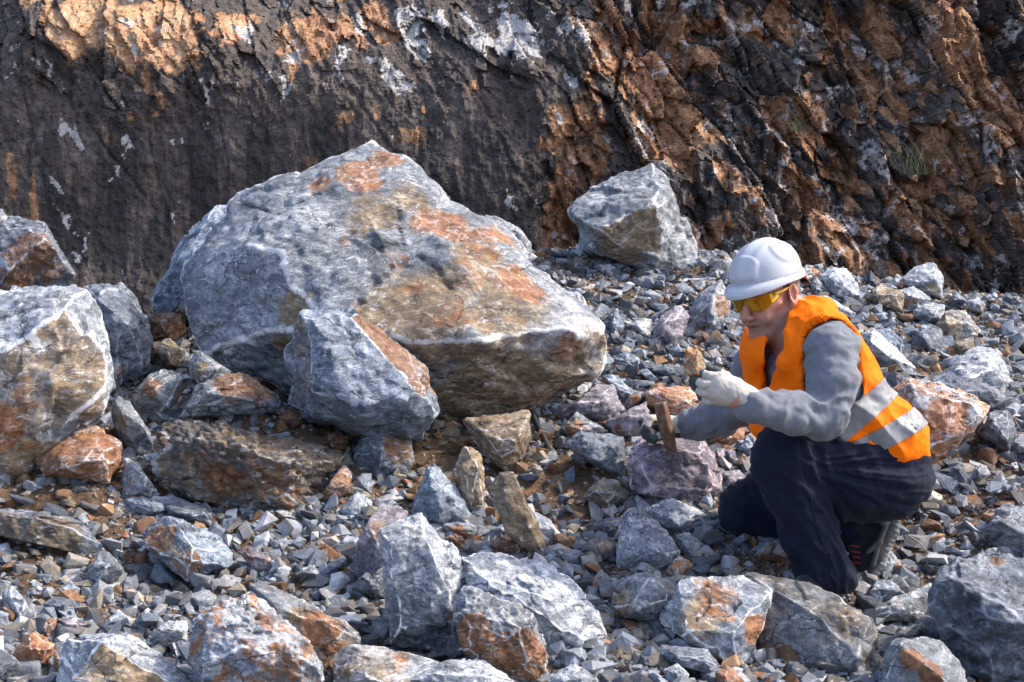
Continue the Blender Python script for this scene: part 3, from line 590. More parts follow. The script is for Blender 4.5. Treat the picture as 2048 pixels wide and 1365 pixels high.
# ------------------------------------------------------------------ ground
def build_ground():
    xs = np.concatenate([[-60, -20, -9], np.linspace(-5, 6, 560), [9, 20, 60]]) * K
    ys = np.concatenate([[-30, -5, 1.5, 2.6], np.linspace(3.2, 9.2, 420), np.linspace(9.4, 14, 20), [20, 80]]) * K
    X, Y = np.meshgrid(xs, ys); x, y = X.ravel(), Y.ravel()
    p = np.stack([x, y, 0 * x], 1)
    far = sstep(9, 14, np.abs(x) + np.abs(y - 4) * .8)
    z = ground_z(x, y) + (1 - far) * (.045 * fbm(p * 1.7, 3) + .02 * fbm(p * 7, 3) + .012 * np.abs(fbm(p * 24, 3)) + .006 * fbm(p * 70, 2))
    n, m = len(ys), len(xs)
    i = np.arange(n * m).reshape(n, m)
    f = np.stack([i[:-1, :-1], i[:-1, 1:], i[1:, 1:], i[1:, :-1]], -1).reshape(-1, 4)
    me = mesh_from('ground', np.stack([x, y, z], 1), f)
    m = M('soil'); co = m.n('TexCoord').outputs['Object']
    n1 = m.noise(co, 2.2, 6, .65); n2 = m.noise(co, 30, 8, .75); n3 = m.noise(co, 110, 4, .7)
    g = m.math('ADD', m.math('MULTIPLY', n1, .35), m.math('ADD', m.math('MULTIPLY', n2, .4), m.math('MULTIPLY', n3, .25)))
    col = m.ramp(g, [(.33, (.03, .019, .012)), (.45, (.09, .056, .033)), (.53, (.18, .115, .068)), (.62, (.26, .195, .14)), (.75, (.30, .28, .255))])
    b = m.bump(n2, .9, .03); b = m.bump(n3, .8, .01, b)
    o = link('ground', me, m.done(col, .92, b, .2)); o['kind'] = 'structure'
    return me

def gz(x, y):
    p = np.stack([x, y, 0 * x], 1)
    return ground_z(x, y) + .045 * fbm(p * 1.7, 3) + .02 * fbm(p * 7, 3) + .012 * np.abs(fbm(p * 24, 3))

# ------------------------------------------------------------------ gravel (stuff) and loose stones
PAL = np.array([(.22, .25, .295), (.29, .32, .365), (.15, .17, .205), (.40, .42, .45), (.56, .565, .57), (.10, .115, .14), (.31, .28, .225), (.36, .20, .10), (.44, .38, .30), (.27, .12, .05)])
PW = np.array([.22, .2, .14, .12, .085, .08, .06, .035, .04, .02]); PW = PW / PW.sum()

def soilness(px, py):
    s = np.zeros_like(px)
    for cx, cy, rx, ry, a in ((100, 1000, 170, 60, 1), (110, 1110, 120, 60, .8), (620, 880, 110, 50, 1), (900, 910, 160, 75, 1), (1120, 960, 120, 80, 1), (760, 960, 80, 50, .7), (1960, 900, 90, 40, .8), (1880, 940, 90, 60, .5), (460, 800, 60, 40, .8), (1540, 1130, 60, 30, .5), (1100, 880, 60, 40, .6), (420, 1170, 80, 20, .7), (1850, 720, 60, 40, .5)):
        s = np.maximum(s, a * np.exp(-((px - cx) / rx) ** 2 - ((py - cy) / ry) ** 2))
    return s

def gravel_layer(name, label, n, smin, smax, power, seed, sub):
    r = np.random.default_rng(seed)
    y = r.uniform(0, 1, n) ** 1.0 * (8.4 - 3.5) * K + 3.5 * K
    half = y * (1024 / F) * 1.12 + .25
    x = r.uniform(-1, 1, n) * half
    if not sub:                                                    # fallen bits banked against the big rocks
        ex = []
        for h in HEROES:
            oo = np.array([o[:2] for o in h[0]], float); wd = np.ptp(oo[:, 0])
            if wd < 60 or oo[:, 1].max() > 1400: continue
            k = int(wd / 2.2); j = r.integers(0, len(oo), k); tt = r.uniform(0, 1, (k, 1)); q = oo[j] * tt + oo[(j + 1) % len(oo)] * (1 - tt)
            q = q[q[:, 1] > oo[:, 1].min() + .72 * np.ptp(oo[:, 1])]
            dd = gd(oo[:, 0].mean(), min(oo[:, 1].max(), 1400))
            for a, b in q: ex.append(P(a + r.normal(0, 8), b, dd + r.normal(-.01, .035))[:2])
        ex = np.array(ex); x = np.append(x, ex[:, 0]); y = np.append(y, ex[:, 1]); n = len(x)
    z = gz(x, y)
    pts = np.stack([x, y, z], 1)
    px, py = proj(pts)
    s = smin * (1 - r.uniform(0, 1, n)) ** (-1 / power); s = np.minimum(s, smax)
    so = soilness(px, py)
    keep = r.uniform(0, 1, n) > so * (.88 if sub else .97) 
    x, y, z, s, so = x[keep], y[keep], z[keep], s[keep], so[keep]; n = len(x)
    T = []
    for k in range(14):
        q = r.normal(size=(11, 3)); q /= np.linalg.norm(q, axis=1)[:, None]; q *= np.array([1, r.uniform(.6, .95), r.uniform(.4, .75)]) * r.uniform(.75, 1.1, (11, 1))
        bm = bmesh.new(); [bm.verts.new(v) for v in q]; bmesh.ops.convex_hull(bm, input=bm.verts)
        bmesh.ops.delete(bm, geom=[v for v in bm.verts if not v.link_faces], context='VERTS')
        bmesh.ops.recalc_face_normals(bm, faces=bm.faces)
        bm.verts.index_update(); T.append((np.array([v.co[:] for v in bm.verts]), np.array([[a.index for a in f.verts] for f in bm.faces]))); bm.free()
    kind = r.integers(0, 14, n)
    V, Fc, A = [], [], []; base = 0
    pw = PW
    ci = r.choice(len(PAL), n, p=pw); warm = r.uniform(0, 1, n) < so * .8 + .04
    ci = np.where(warm, r.choice([6, 7, 8, 9, 6], n), ci)
    col = PAL[ci] * (.30 + .75 * r.uniform(0, 1, (n, 1)) ** 1.4)
    a1, a2, a3 = r.uniform(0, 6.283, n), r.normal(0, .45, n), r.normal(0, .45, n)
    c1, s1, c2, s2, c3, s3 = np.cos(a1), np.sin(a1), np.cos(a2), np.sin(a2), np.cos(a3), np.sin(a3)
    Rz = np.zeros((n, 3, 3)); Rz[:, 0, 0] = c1; Rz[:, 0, 1] = -s1; Rz[:, 1, 0] = s1; Rz[:, 1, 1] = c1; Rz[:, 2, 2] = 1
    Rx = np.zeros((n, 3, 3)); Rx[:, 0, 0] = 1; Rx[:, 1, 1] = c2; Rx[:, 1, 2] = -s2; Rx[:, 2, 1] = s2; Rx[:, 2, 2] = c2
    Ry = np.zeros((n, 3, 3)); Ry[:, 0, 0] = c3; Ry[:, 0, 2] = s3; Ry[:, 2, 0] = -s3; Ry[:, 2, 2] = c3; Ry[:, 1, 1] = 1
    Rm = Rx @ Ry @ Rz
    for k in range(14):
        idx = np.where(kind == k)[0]
        if not len(idx): continue
        tv, tf = T[k]
        vv = np.einsum('nij,vj->nvi', Rm[idx], tv) * s[idx, None, None] + np.stack([x[idx], y[idx], z[idx] + s[idx] * .12], 1)[:, None]
        V.append(vv.reshape(-1, 3)); A.append(np.repeat(col[idx], len(tv), 0))
        Fc.append((tf[None] + (np.arange(len(idx)) * len(tv))[:, None, None] + base).reshape(-1, 3)); base += len(idx) * len(tv)
    V, Fc, A = np.concatenate(V), np.concatenate(Fc), np.concatenate(A)
    me = mesh_from(name, V, Fc, smooth=False)
    attr(me, 'tint', np.concatenate([A, np.ones((len(A), 1))], 1))
    o = link(name, me, MAT['gravel']); o['kind'] = 'stuff'; o['label'] = label; o['category'] = 'gravel'

def gravel_material():
    m = M('gravel'); co = m.n('TexCoord').outputs['Object']; a = m.n('Attribute', attribute_name='tint').outputs['Color']
    n1 = m.noise(co, 40, 6, .7, .5); n2 = m.noise(co, 150, 4, .7)
    col = m.mix(1., a, m.ramp(n1, [(.3, (.62, .62, .62)), (.55, (1.0, 1.0, 1.0)), (.7, (1.45, 1.45, 1.45))]), 'MULTIPLY')
    col = m.mix(m.math('MULTIPLY', m.ss(n1, .60, .68), .45), col, (.62, .63, .65))
    dirt = m.math('MULTIPLY', m.ss(m.noise(co, 9, 5, .7), .5, .66), .5)
    col = m.mix(dirt, col, (.20, .135, .08))
    return m.done(col, .82, m.bump(n2, .5, .006), .35)

def inside(x, y, poly):
    c = False; n = len(poly); j = n - 1
    for i in range(n):
        xi, yi, xj, yj = poly[i][0], poly[i][1], poly[j][0], poly[j][1]
        if (yi > y) != (yj > y) and x < (xj - xi) * (y - yi) / (yj - yi) + xi: c = not c
        j = i
    return c

MAN = [(1440, 600), (1450, 500), (1530, 470), (1600, 540), (1700, 620), (1780, 760), (1850, 900), (1845, 980), (1800, 1050), (1790, 1100), (1740, 1185), (1590, 1185), (1560, 1110), (1450, 1060), (1440, 1000), (1500, 940), (1490, 860), (1380, 880), (1285, 880), (1280, 820), (1380, 800), (1370, 700), (1480, 700)]
TONES = [('pale grey', (1.35, 1.36, 1.38), 0), ('blue-grey', (.85, .97, 1.14), 0), ('dark grey', (.5, .53, .6), 0), ('whitish', (1.8, 1.8, 1.8), 0), ('rusty orange', (1.05, 1, .95), .95), ('mid grey', (1, 1, 1), 0), ('rust-spotted', (1.1, 1.08, 1.05), .45), ('light grey', (1.2, 1.22, 1.26), 0)]
TW = [.17, .2, .14, .1, .09, .12, .08, .1]
SHAPES = ['angular', 'flat', 'wedge-like', 'chunky', 'pointed', 'splintery']
def loose_stones(n):
    r = np.random.default_rng(21)
    protos = []
    for k in range(12):
        sh = k % 6
        dims = {0: (1, .85, .7), 1: (1.15, .9, .32), 2: (1.1, .7, .55), 3: (.9, .85, .8), 4: (1.2, .6, .6), 5: (1.3, .5, .35)}[sh]
        q = r.normal(size=(13, 3)); q /= np.linalg.norm(q, axis=1)[:, None]; q *= np.array(dims) * r.uniform(.8, 1.15, (13, 1))
        if sh in (2, 4): q[:, 2] *= np.where(q[:, 0] > 0, .45, 1.2)
        v, f, win, edge, size, N = sculpt(q, 4, r, 4, 40)
        v = v - v.mean(0)
        me = mesh_from('loose_stone', v, f)
        mk = np.zeros((len(v), 4)); mk[:, 2] = edge * .8
        attr(me, 'mask', mk); me.materials.append(MAT['rock']); protos.append((SHAPES[sh], me))
    used = set(); made = 0; tries = 0; placed = []
    while made < n and tries < 20000:
        tries += 1
        px = r.uniform(-10, 2060); py = 515 + 850 * r.uniform(0, 1) ** .9
        if px < 1090 and py < 860: continue
        if py < 560 + max(0, px - 1500) * .2: continue
        if inside(px, py, MAN) or any(inside(px, py, h[0]) for h in HEROES): continue
        d = gd(px, py); w = P(px, py, d)
        s = r.uniform(.026, .056) * (1 + .4 * (r.uniform() < .2)) * (1.0 + .15 * (py < 800))
        if any(np.linalg.norm(w - q) < 1.0 * (s + sq) for q, sq in placed): continue
        h = min(HEROES, key=lambda h: (h[1] - px) ** 2 + ((h[2] - py) * 1.2) ** 2 + (0 if 'the ' == h[4][:4] else 6000))
        ph = h[4] if h[4].startswith('the ') else None
        if ph is None: continue
        dx, dy = px - h[1], py - h[2]
        w_, h_ = np.ptp([o[0] for o in h[0]]), np.ptp([o[1] for o in h[0]])
        if abs(dx) / w_ > abs(dy) / h_: rel = 'right of' if dx > 0 else 'left of'
        else: rel = 'in front of' if dy > 0 else 'behind'
        ti = r.choice(len(TONES), p=TW); k = r.integers(12)
        sz = 'small' if s < .034 else 'fist-sized' if s < .046 else 'hand-sized'
        lab = f"{sz} {TONES[ti][0]} {protos[k][0]} stone lying in the gravel {rel} {ph}"
        if len(lab.split()) > 16: lab = lab.replace(' lying in the gravel', '')
        key = (sz, TONES[ti][0], rel, ph)
        if key in used or len(lab.split()) > 16: continue
        used.add(key)
        o = bpy.data.objects.new('loose_stone', protos[k][1]); C.objects.link(o)
        o.location = (w[0], w[1], w[2] + s * .25); o.scale = (s, s, s); o.rotation_euler = (r.normal(0, .35), r.normal(0, .35), r.uniform(0, 6.28))
        o.color = (*TONES[ti][1], 1 - TONES[ti][2])
        tag(o, lab, 'stone', 'loose stones lying in the gravel')
        placed.append((w, s)); made += 1
    print('loose stones', made, tries)

# ------------------------------------------------------------------ cliff
def build_cliff():
    D0 = 11.6
    xs = np.concatenate([np.linspace(-24, -5.6, 70)[:-1], np.linspace(-5.6, 5.6, 820), np.linspace(5.6, 24, 70)[1:]])
    zs = np.concatenate([np.linspace(-1.3, 2.0, 330), np.linspace(2.0, 6.5, 80)[1:]]) + CAM[2] - .1
    X, Z = np.meshgrid(xs, zs); x, z = X.ravel(), Z.ravel()
    zc = z - CAM[2]
    y = (D0 * K) + .20 * zc + .05 * zc ** 2 + 0 * x
    lean = sstep(1500, 900, CX + F * x / (D0 * K)) ; y = y + .75 * lean * K * np.logaddexp(0, (zc / K - 1.12 - .25 * fbm(np.stack([x * .8, 0 * x, 0 * x], 1), 2)) * 14) / 14
    # where each point falls in the photograph's frame, only to lay out the rock types and the painted sunlit patch along the wall
    px = CX + F * x / (D0 * K); py = 400 - F * zc / (D0 * K)
    pw = np.stack([x, z * .8, 0 * x], 1)
    warp = .22 * fbm(pw * 1.3, 3)
    wr = sstep(960, 1260, px + 160 * warp * 4 - (py - 250) * .12)
    up = sstep(250, 90, py + 120 * fbm(pw * 1.1 + 5, 2)) * (1 - wr)
    blocky = np.clip(wr + up * .38, 0.0, 1)
    h = .30 * fbm(pw * .45 + 3, 3)
    # steep bedding running down to the right on the right-hand part
    ang = math.radians(-64)
    ca, sa = math.cos(ang), math.sin(ang)
    wx = x + warp * .3; wz = z + .08 * fbm(pw * 1.6 + 30, 2)
    u = wx * ca + wz * sa; v = -wx * sa + wz * ca
    def blocks(su, sv, amp, tilt, seed):
        """broken faces: every joint-bounded block stands out by its own amount and is tilted its own way"""
        f1, f2, rr, ox, oy = worley2(u * su, v * sv, seed)
        return amp * (rr[0] - .5) + tilt * ((rr[1] - .5) * ox + (rr[2] - .5) * oy), rr[3], np.exp(-((f2 - f1) / .05) ** 2)
    h1, r1, e1 = blocks(.75, 2.0, .26, .34, 1)
    h2, r2, e2 = blocks(2.5, 6.0, .15, .30, 2)
    h3, r3, e3 = blocks(6.2, 13, .075, .17, 3)
    h4, r4, e4 = blocks(12, 24, .028, .06, 4)
    sheet = v * 1.25 + .25 * fbm(pw * 1.2 + 60, 3); sf = sheet - np.floor(sheet)
    hs = .11 * (np.minimum(sf * 1.2, (1 - sf) * 6) - .5)
    h = .6 * h + blocky * (h1 + h2 + h3 + h4 + hs - .05 * e1 - .03 * e2)
    # left: smoother sheared face with fine vertical fluting
    pv = np.stack([x * 5.0, z * .9, 0 * x], 1)
    left = 1 - blocky
    h = h + left * (.014 * fbm(pv * 1.4, 5, .65) + .035 * fbm(pw * 1.6 + 8, 4, .5) + .08 * h3 + .3 * h4)
    diag = sstep(.05, .0, np.abs(fbm(np.stack([u * .7, v * 2.0, 0 * u], 1), 2)) - .02)
    h = h - .018 * diag * left
    h = h + (.014 + .012 * blocky) * fbm(pw * 16, 4, .6)
    bulge = lambda cx, cy, rx, ry: np.exp(-((px - cx) / rx) ** 2 - ((py - cy) / ry) ** 2)
    h = h + .25 * bulge(1500, 480, 260, 160) - .30 * bulge(1330, 120, 120, 160) - .25 * bulge(1130, 450, 60, 120) + .3 * bulge(250, 30, 200, 90) - .2 * bulge(300, 450, 300, 160) - .2 * bulge(1700, 260, 60, 200)
    yy = y - h * K * 1.05
    # pigment masks, with sunlight on the upper left painted in as ochre
    cell = .4 * r2 + .6 * r3
    nb = fbm(pw * 1.5 + 12, 3)
    org = wr * np.maximum(sstep(.45, .75, r2 + .45 * nb) * .72, .8 * sstep(.5, .8, r3 + .45 * nb))
    org = np.maximum(org, wr * .5 * sstep(.55, .9, r4 + .3 * nb))
    org = np.maximum(org, sstep(.45, .7, bulge(240, 45, 230, 95) + .55 * fbm(pw * 2.2 + 77, 5, .65)) * 1.6)  # upper left ochre pushed brighter to look sunlit
    org = np.maximum(org, 1.1 * sstep(.4, .8, bulge(640, 70, 170, 80) + .6 * fbm(pw * 2.6 + 7, 5, .65)))
    org = np.maximum(org, .9 * sstep(.5, .8, bulge(815, 275, 45, 30) + .6 * fbm(pw * 6 + 7, 4)))
    org = np.maximum(org, .8 * sstep(.45, .8, bulge(1150, 320, 90, 160) + .3 * fbm(pw * 4 + 17, 2)))
    org = np.maximum(org, .75 * (1 - wr) * sstep(.15, .5, fbm(np.stack([x * 3.5, z * .4, 0 * x + 4], 1), 3)) * sstep(220, 380, py))
    wht = .85 * sstep(.30, .75, fbm(np.stack([u * 2.6, v * 6.0, 0 * u + 9], 1), 5, .7) + .6 * bulge(760, 80, 330, 80) + .5 * bulge(1100, 60, 110, 70) - .1)
    wht = np.maximum(wht, (.12 + .88 * np.maximum(wr, up)) * .7 * sstep(.55, .75, fbm(pw * 5 + 50, 4, .65) + .35 * wr + .1 * up))
    stk = (1 - wr) * np.clip(.68 + 1.8 * fbm(np.stack([x * 4.2, z * .45, 0 * x + 1], 1), 4, .6), 0, 1) * sstep(60, 360, py)
    stk = np.maximum(stk, wr * sstep(.05, .35, fbm(np.stack([x * 2.2 + z * .4, z * .7, 0 * u + 21], 1), 4)) * (.3 + .7 * (r3 > .3)))
    mask = np.stack([org, wht, stk, np.clip(cell, 0, 1)], 1)
    n, m_ = len(zs), len(xs); i = np.arange(n * m_).reshape(n, m_)
    f = np.stack([i[:-1, :-1], i[:-1, 1:], i[1:, 1:], i[1:, :-1]], -1).reshape(-1, 4)
    me = mesh_from('cliff', np.stack([x, yy, z], 1), f, smooth=False)
    attr(me, 'mask', mask)
    m = M('cliff_rock'); co = m.n('TexCoord').outputs['Object']
    R, G, B, A, _ = m.sep('mask')
    n1 = m.noise(co, 2.4, 9, .7, .4); n2 = m.noise(co, 14, 8, .74, .3); n3 = m.noise(m.vmap(co, (11, 11, .8)), 2.2, 8, .72); n4 = m.noise(co, 60, 5, .7)
    g = m.math('ADD', m.math('MULTIPLY', n1, .3), m.math('ADD', m.math('MULTIPLY', n2, .45), m.math('MULTIPLY', n4, .25)))
    base = m.ramp(g, [(.33, (.018, .0155, .0145)), (.45, (.05, .043, .039)), (.53, (.098, .084, .077)), (.62, (.175, .155, .142)), (.74, (.36, .335, .315))])
    base = m.mix(m.math('MULTIPLY', A, .5), base, m.mix(1., base, (1.5, 1.15, .92), 'MULTIPLY'))
    om = m.ss(m.math('ADD', R, m.math('MULTIPLY', m.math('SUBTRACT', n2, .5), 1.2)), .38, .62)
    oc = m.ramp(m.math('ADD', m.math('MULTIPLY', m.math('MAXIMUM', m.math('SUBTRACT', R, .85), 0.), .13), m.math('ADD', m.math('MULTIPLY', n2, .55), m.math('MULTIPLY', n4, .45))), [(.3, (.07, .033, .018)), (.45, (.24, .112, .052)), (.56, (.43, .235, .12)), (.72, (.68, .50, .31))])  # strongest ochre shifts paler, for the patch painted as sunlit
    col = m.mix(om, base, oc)
    sk = m.ss(m.math('ADD', B, m.math('MULTIPLY', m.math('SUBTRACT', n3, .5), 1.3)), .5, .75)
    col = m.mix(m.math('MULTIPLY', sk, .72), col, m.mix(n4, (.010, .010, .012), (.04, .036, .034)))
    wm = m.ss(m.math('ADD', G, m.math('MULTIPLY', m.math('SUBTRACT', n2, .5), 1.5)), .62, .8)
    col = m.mix(m.math('MULTIPLY', wm, .8), col, m.mix(n4, (.40, .38, .36), (.72, .70, .68)))
    b = m.bump(n2, .65, .05); b = m.bump(n4, .7, .015, b)
    o = link('cliff', me, m.done(col, .8, b, .35)); o['kind'] = 'structure'
# ------------------------------------------------------------------ the man: distance fields meshed as smooth skins
DM = 4.75; MP = DM * K / F                     # metres per photo pixel where he kneels
def BX(a, b, m=.02):
    q = np.array([J(x, y, z) for x in (a[0], b[0]) for y in (a[1], b[1]) for z in (a[2], b[2])]); return q.min(0) - m, q.max(0) + m
def J(x, y, dz=0): return P(x, y, DM + dz * DM / F)

class Field:
    def __init__(s, lo, hi, h):
        s.lo = np.array(lo, float); s.h = h
        s.n = np.ceil((np.array(hi) - s.lo) / h).astype(int) + 1
        s.ax = [(s.lo[i] + h * np.arange(s.n[i])).astype(np.float32) for i in range(3)]
        s.F = np.full(s.n, 1.0, np.float32)
    def _sl(s, lo, hi):
        a = np.clip(np.floor((np.array(lo) - s.lo) / s.h).astype(int), 0, s.n); b = np.clip(np.ceil((np.array(hi) - s.lo) / s.h).astype(int) + 1, 0, s.n)
        return tuple(slice(a[i], b[i]) for i in range(3))
    def _co(s, sl): return s.ax[0][sl[0]][:, None, None], s.ax[1][sl[1]][None, :, None], s.ax[2][sl[2]][None, None, :]
    def put(s, d, sl, k, op):
        a = s.F[sl]
        if op == 'u':
            h = np.clip(.5 + .5 * (a - d) / k, 0, 1); s.F[sl] = a + (d - a) * h - k * h * (1 - h)
        elif op == 's':
            h = np.clip(.5 - .5 * (a + d) / k, 0, 1); s.F[sl] = a + (-d - a) * h + k * h * (1 - h)
    def cone(s, a, b, ra, rb, k=.02, op='u', flat=None):
        a, b = np.array(a), np.array(b); m = max(ra, rb) + k + 3 * s.h
        sl = s._sl(np.minimum(a, b) - m, np.maximum(a, b) + m); x, y, z = s._co(sl)
        if x.size * y.size * z.size == 0: return
        d = b - a; l2 = d @ d + 1e-12
        t = np.clip(((x - a[0]) * d[0] + (y - a[1]) * d[1] + (z - a[2]) * d[2]) / l2, 0, 1)
        qx, qy, qz = x - a[0] - t * d[0], y - a[1] - t * d[1], z - a[2] - t * d[2]
        dd = np.sqrt(qx * qx + qy * qy + qz * qz) - (ra + t * (rb - ra))
        s.put(dd.astype(np.float32), sl, k, op)
    def chain(s, pts, rs, k=.02, op='u'):
        for i in range(len(pts) - 1): s.cone(pts[i], pts[i + 1], rs[i], rs[i + 1], k, op)
    def ell(s, c, r, B=None, k=.02, op='u'):
        c = np.array(c); r = np.array(r); B = np.eye(3) if B is None else B
        m = r.max() + k + 3 * s.h; sl = s._sl(c - m, c + m); x, y, z = s._co(sl)
        if x.size * y.size * z.size == 0: return
        q = [(x - c[0]) * B[i][0] + (y - c[1]) * B[i][1] + (z - c[2]) * B[i][2] for i in range(3)]
        k0 = np.sqrt(sum((q[i] / r[i]) ** 2 for i in range(3))); k1 = np.sqrt(sum((q[i] / r[i] ** 2) ** 2 for i in range(3))) + 1e-6
        s.put((k0 * (k0 - 1) / k1).astype(np.float32), sl, k, op)
    def half(s, p, n, k=.005):
        """cut away everything on the side n points to"""
        x, y, z = s._co((slice(None),) * 3); n = np.array(n) / np.linalg.norm(n)
        d = -((x - p[0]) * n[0] + (y - p[1]) * n[1] + (z - p[2]) * n[2])
        s.put(np.broadcast_to(d, s.F.shape).astype(np.float32), (slice(None),) * 3, k, 's')
    def mesh(s, fold=None):
        G = s.F; S = G < 0
        c = [S[i:S.shape[0] - 1 + i, j:S.shape[1] - 1 + j, k:S.shape[2] - 1 + k] for i in (0, 1) for j in (0, 1) for k in (0, 1)]
        cnt = sum(a.astype(np.int8) for a in c); act = (cnt > 0) & (cnt < 8)
        I = np.argwhere(act); ids = np.full(act.shape, -1, np.int32); ids[act] = np.arange(len(I))
        acc = np.zeros((len(I), 3)); num = np.zeros(len(I))
        cor = np.array([(i, j, k) for i in (0, 1) for j in (0, 1) for k in (0, 1)])
        val = np.stack([G[I[:, 0] + a, I[:, 1] + b, I[:, 2] + e] for a, b, e in cor], 1)
        for p in range(8):
            for q in range(p + 1, 8):
                if np.abs(cor[p] - cor[q]).sum() != 1: continue
                m = (val[:, p] < 0) != (val[:, q] < 0)
                t = val[:, p] / (val[:, p] - val[:, q] + 1e-12)
                pos = cor[p] + t[:, None] * (cor[q] - cor[p])
                acc[m] += pos[m]; num[m] += 1
        V = (I + acc / num[:, None]) * s.h + s.lo
        Q = []
        for axis in range(3):
            o = [a for a in range(3) if a != axis]
            A = np.take(S, range(S.shape[axis] - 1), axis); B = np.take(S, range(1, S.shape[axis]), axis)
            e = np.argwhere(A != B); ok = np.all([(e[:, a] > 0) & (e[:, a] < S.shape[a] - 1) for a in o], 0); e = e[ok]
            sgn = A[tuple(e.T)]
            def cell(da, db):
                f = e.copy(); f[:, o[0]] += da; f[:, o[1]] += db; return ids[tuple(f.T)]
            q = np.stack([cell(-1, -1), cell(0, -1), cell(0, 0), cell(-1, 0)], 1)
            flip = sgn if axis != 1 else ~sgn
            q[~flip] = q[~flip][:, ::-1]
            Q.append(q)
        Q = np.concatenate(Q)
        gi = np.clip(np.round((V - s.lo) / s.h).astype(int), 1, np.array(G.shape) - 2)
        N = np.stack([G[gi[:, 0] + 1, gi[:, 1], gi[:, 2]] - G[gi[:, 0] - 1, gi[:, 1], gi[:, 2]], G[gi[:, 0], gi[:, 1] + 1, gi[:, 2]] - G[gi[:, 0], gi[:, 1] - 1, gi[:, 2]], G[gi[:, 0], gi[:, 1], gi[:, 2] + 1] - G[gi[:, 0], gi[:, 1], gi[:, 2] - 1]], 1)
        N /= np.linalg.norm(N, axis=1)[:, None] + 1e-9
        if fold is not None: V = V + N * fold(V)[:, None]
        return V, Q, N
    def clone(s):
        o = Field.__new__(Field); o.lo, o.h, o.n, o.ax, o.F = s.lo, s.h, s.n, s.ax, s.F.copy(); return o

def cloth(name, col, rough=.85, weave=600, var=.25, sheen=.3, scale=18, emit=None):
    m = M(name); co = m.n('TexCoord').outputs['Object']
    n1 = m.noise(co, scale, 6, .65); n2 = m.noise(co, weave, 3, .6)
    c = m.mix(m.math('ADD', m.math('MULTIPLY', n1, .6), m.math('MULTIPLY', n2, .4)), tuple(x * (1 - var) for x in col), tuple(x * (1 + var) for x in col))
    b = m.bump(n1, .25, .01); b = m.bump(n2, .35, .002, b)
    m.put(m.b.inputs['Sheen Weight'], sheen)
    return m.done(c, rough, b, .1)

def flat(name, col, rough=.5, spec=.5, metal=0, bump=0, scale=60):
    m = M(name); co = m.n('TexCoord').outputs['Object']; n = m.noise(co, scale, 6, .7)
    c = m.mix(n, tuple(x * .8 for x in col), tuple(min(1, x * 1.2) for x in col))
    return m.done(c, rough, m.bump(n, bump, .004) if bump else None, spec, metal)

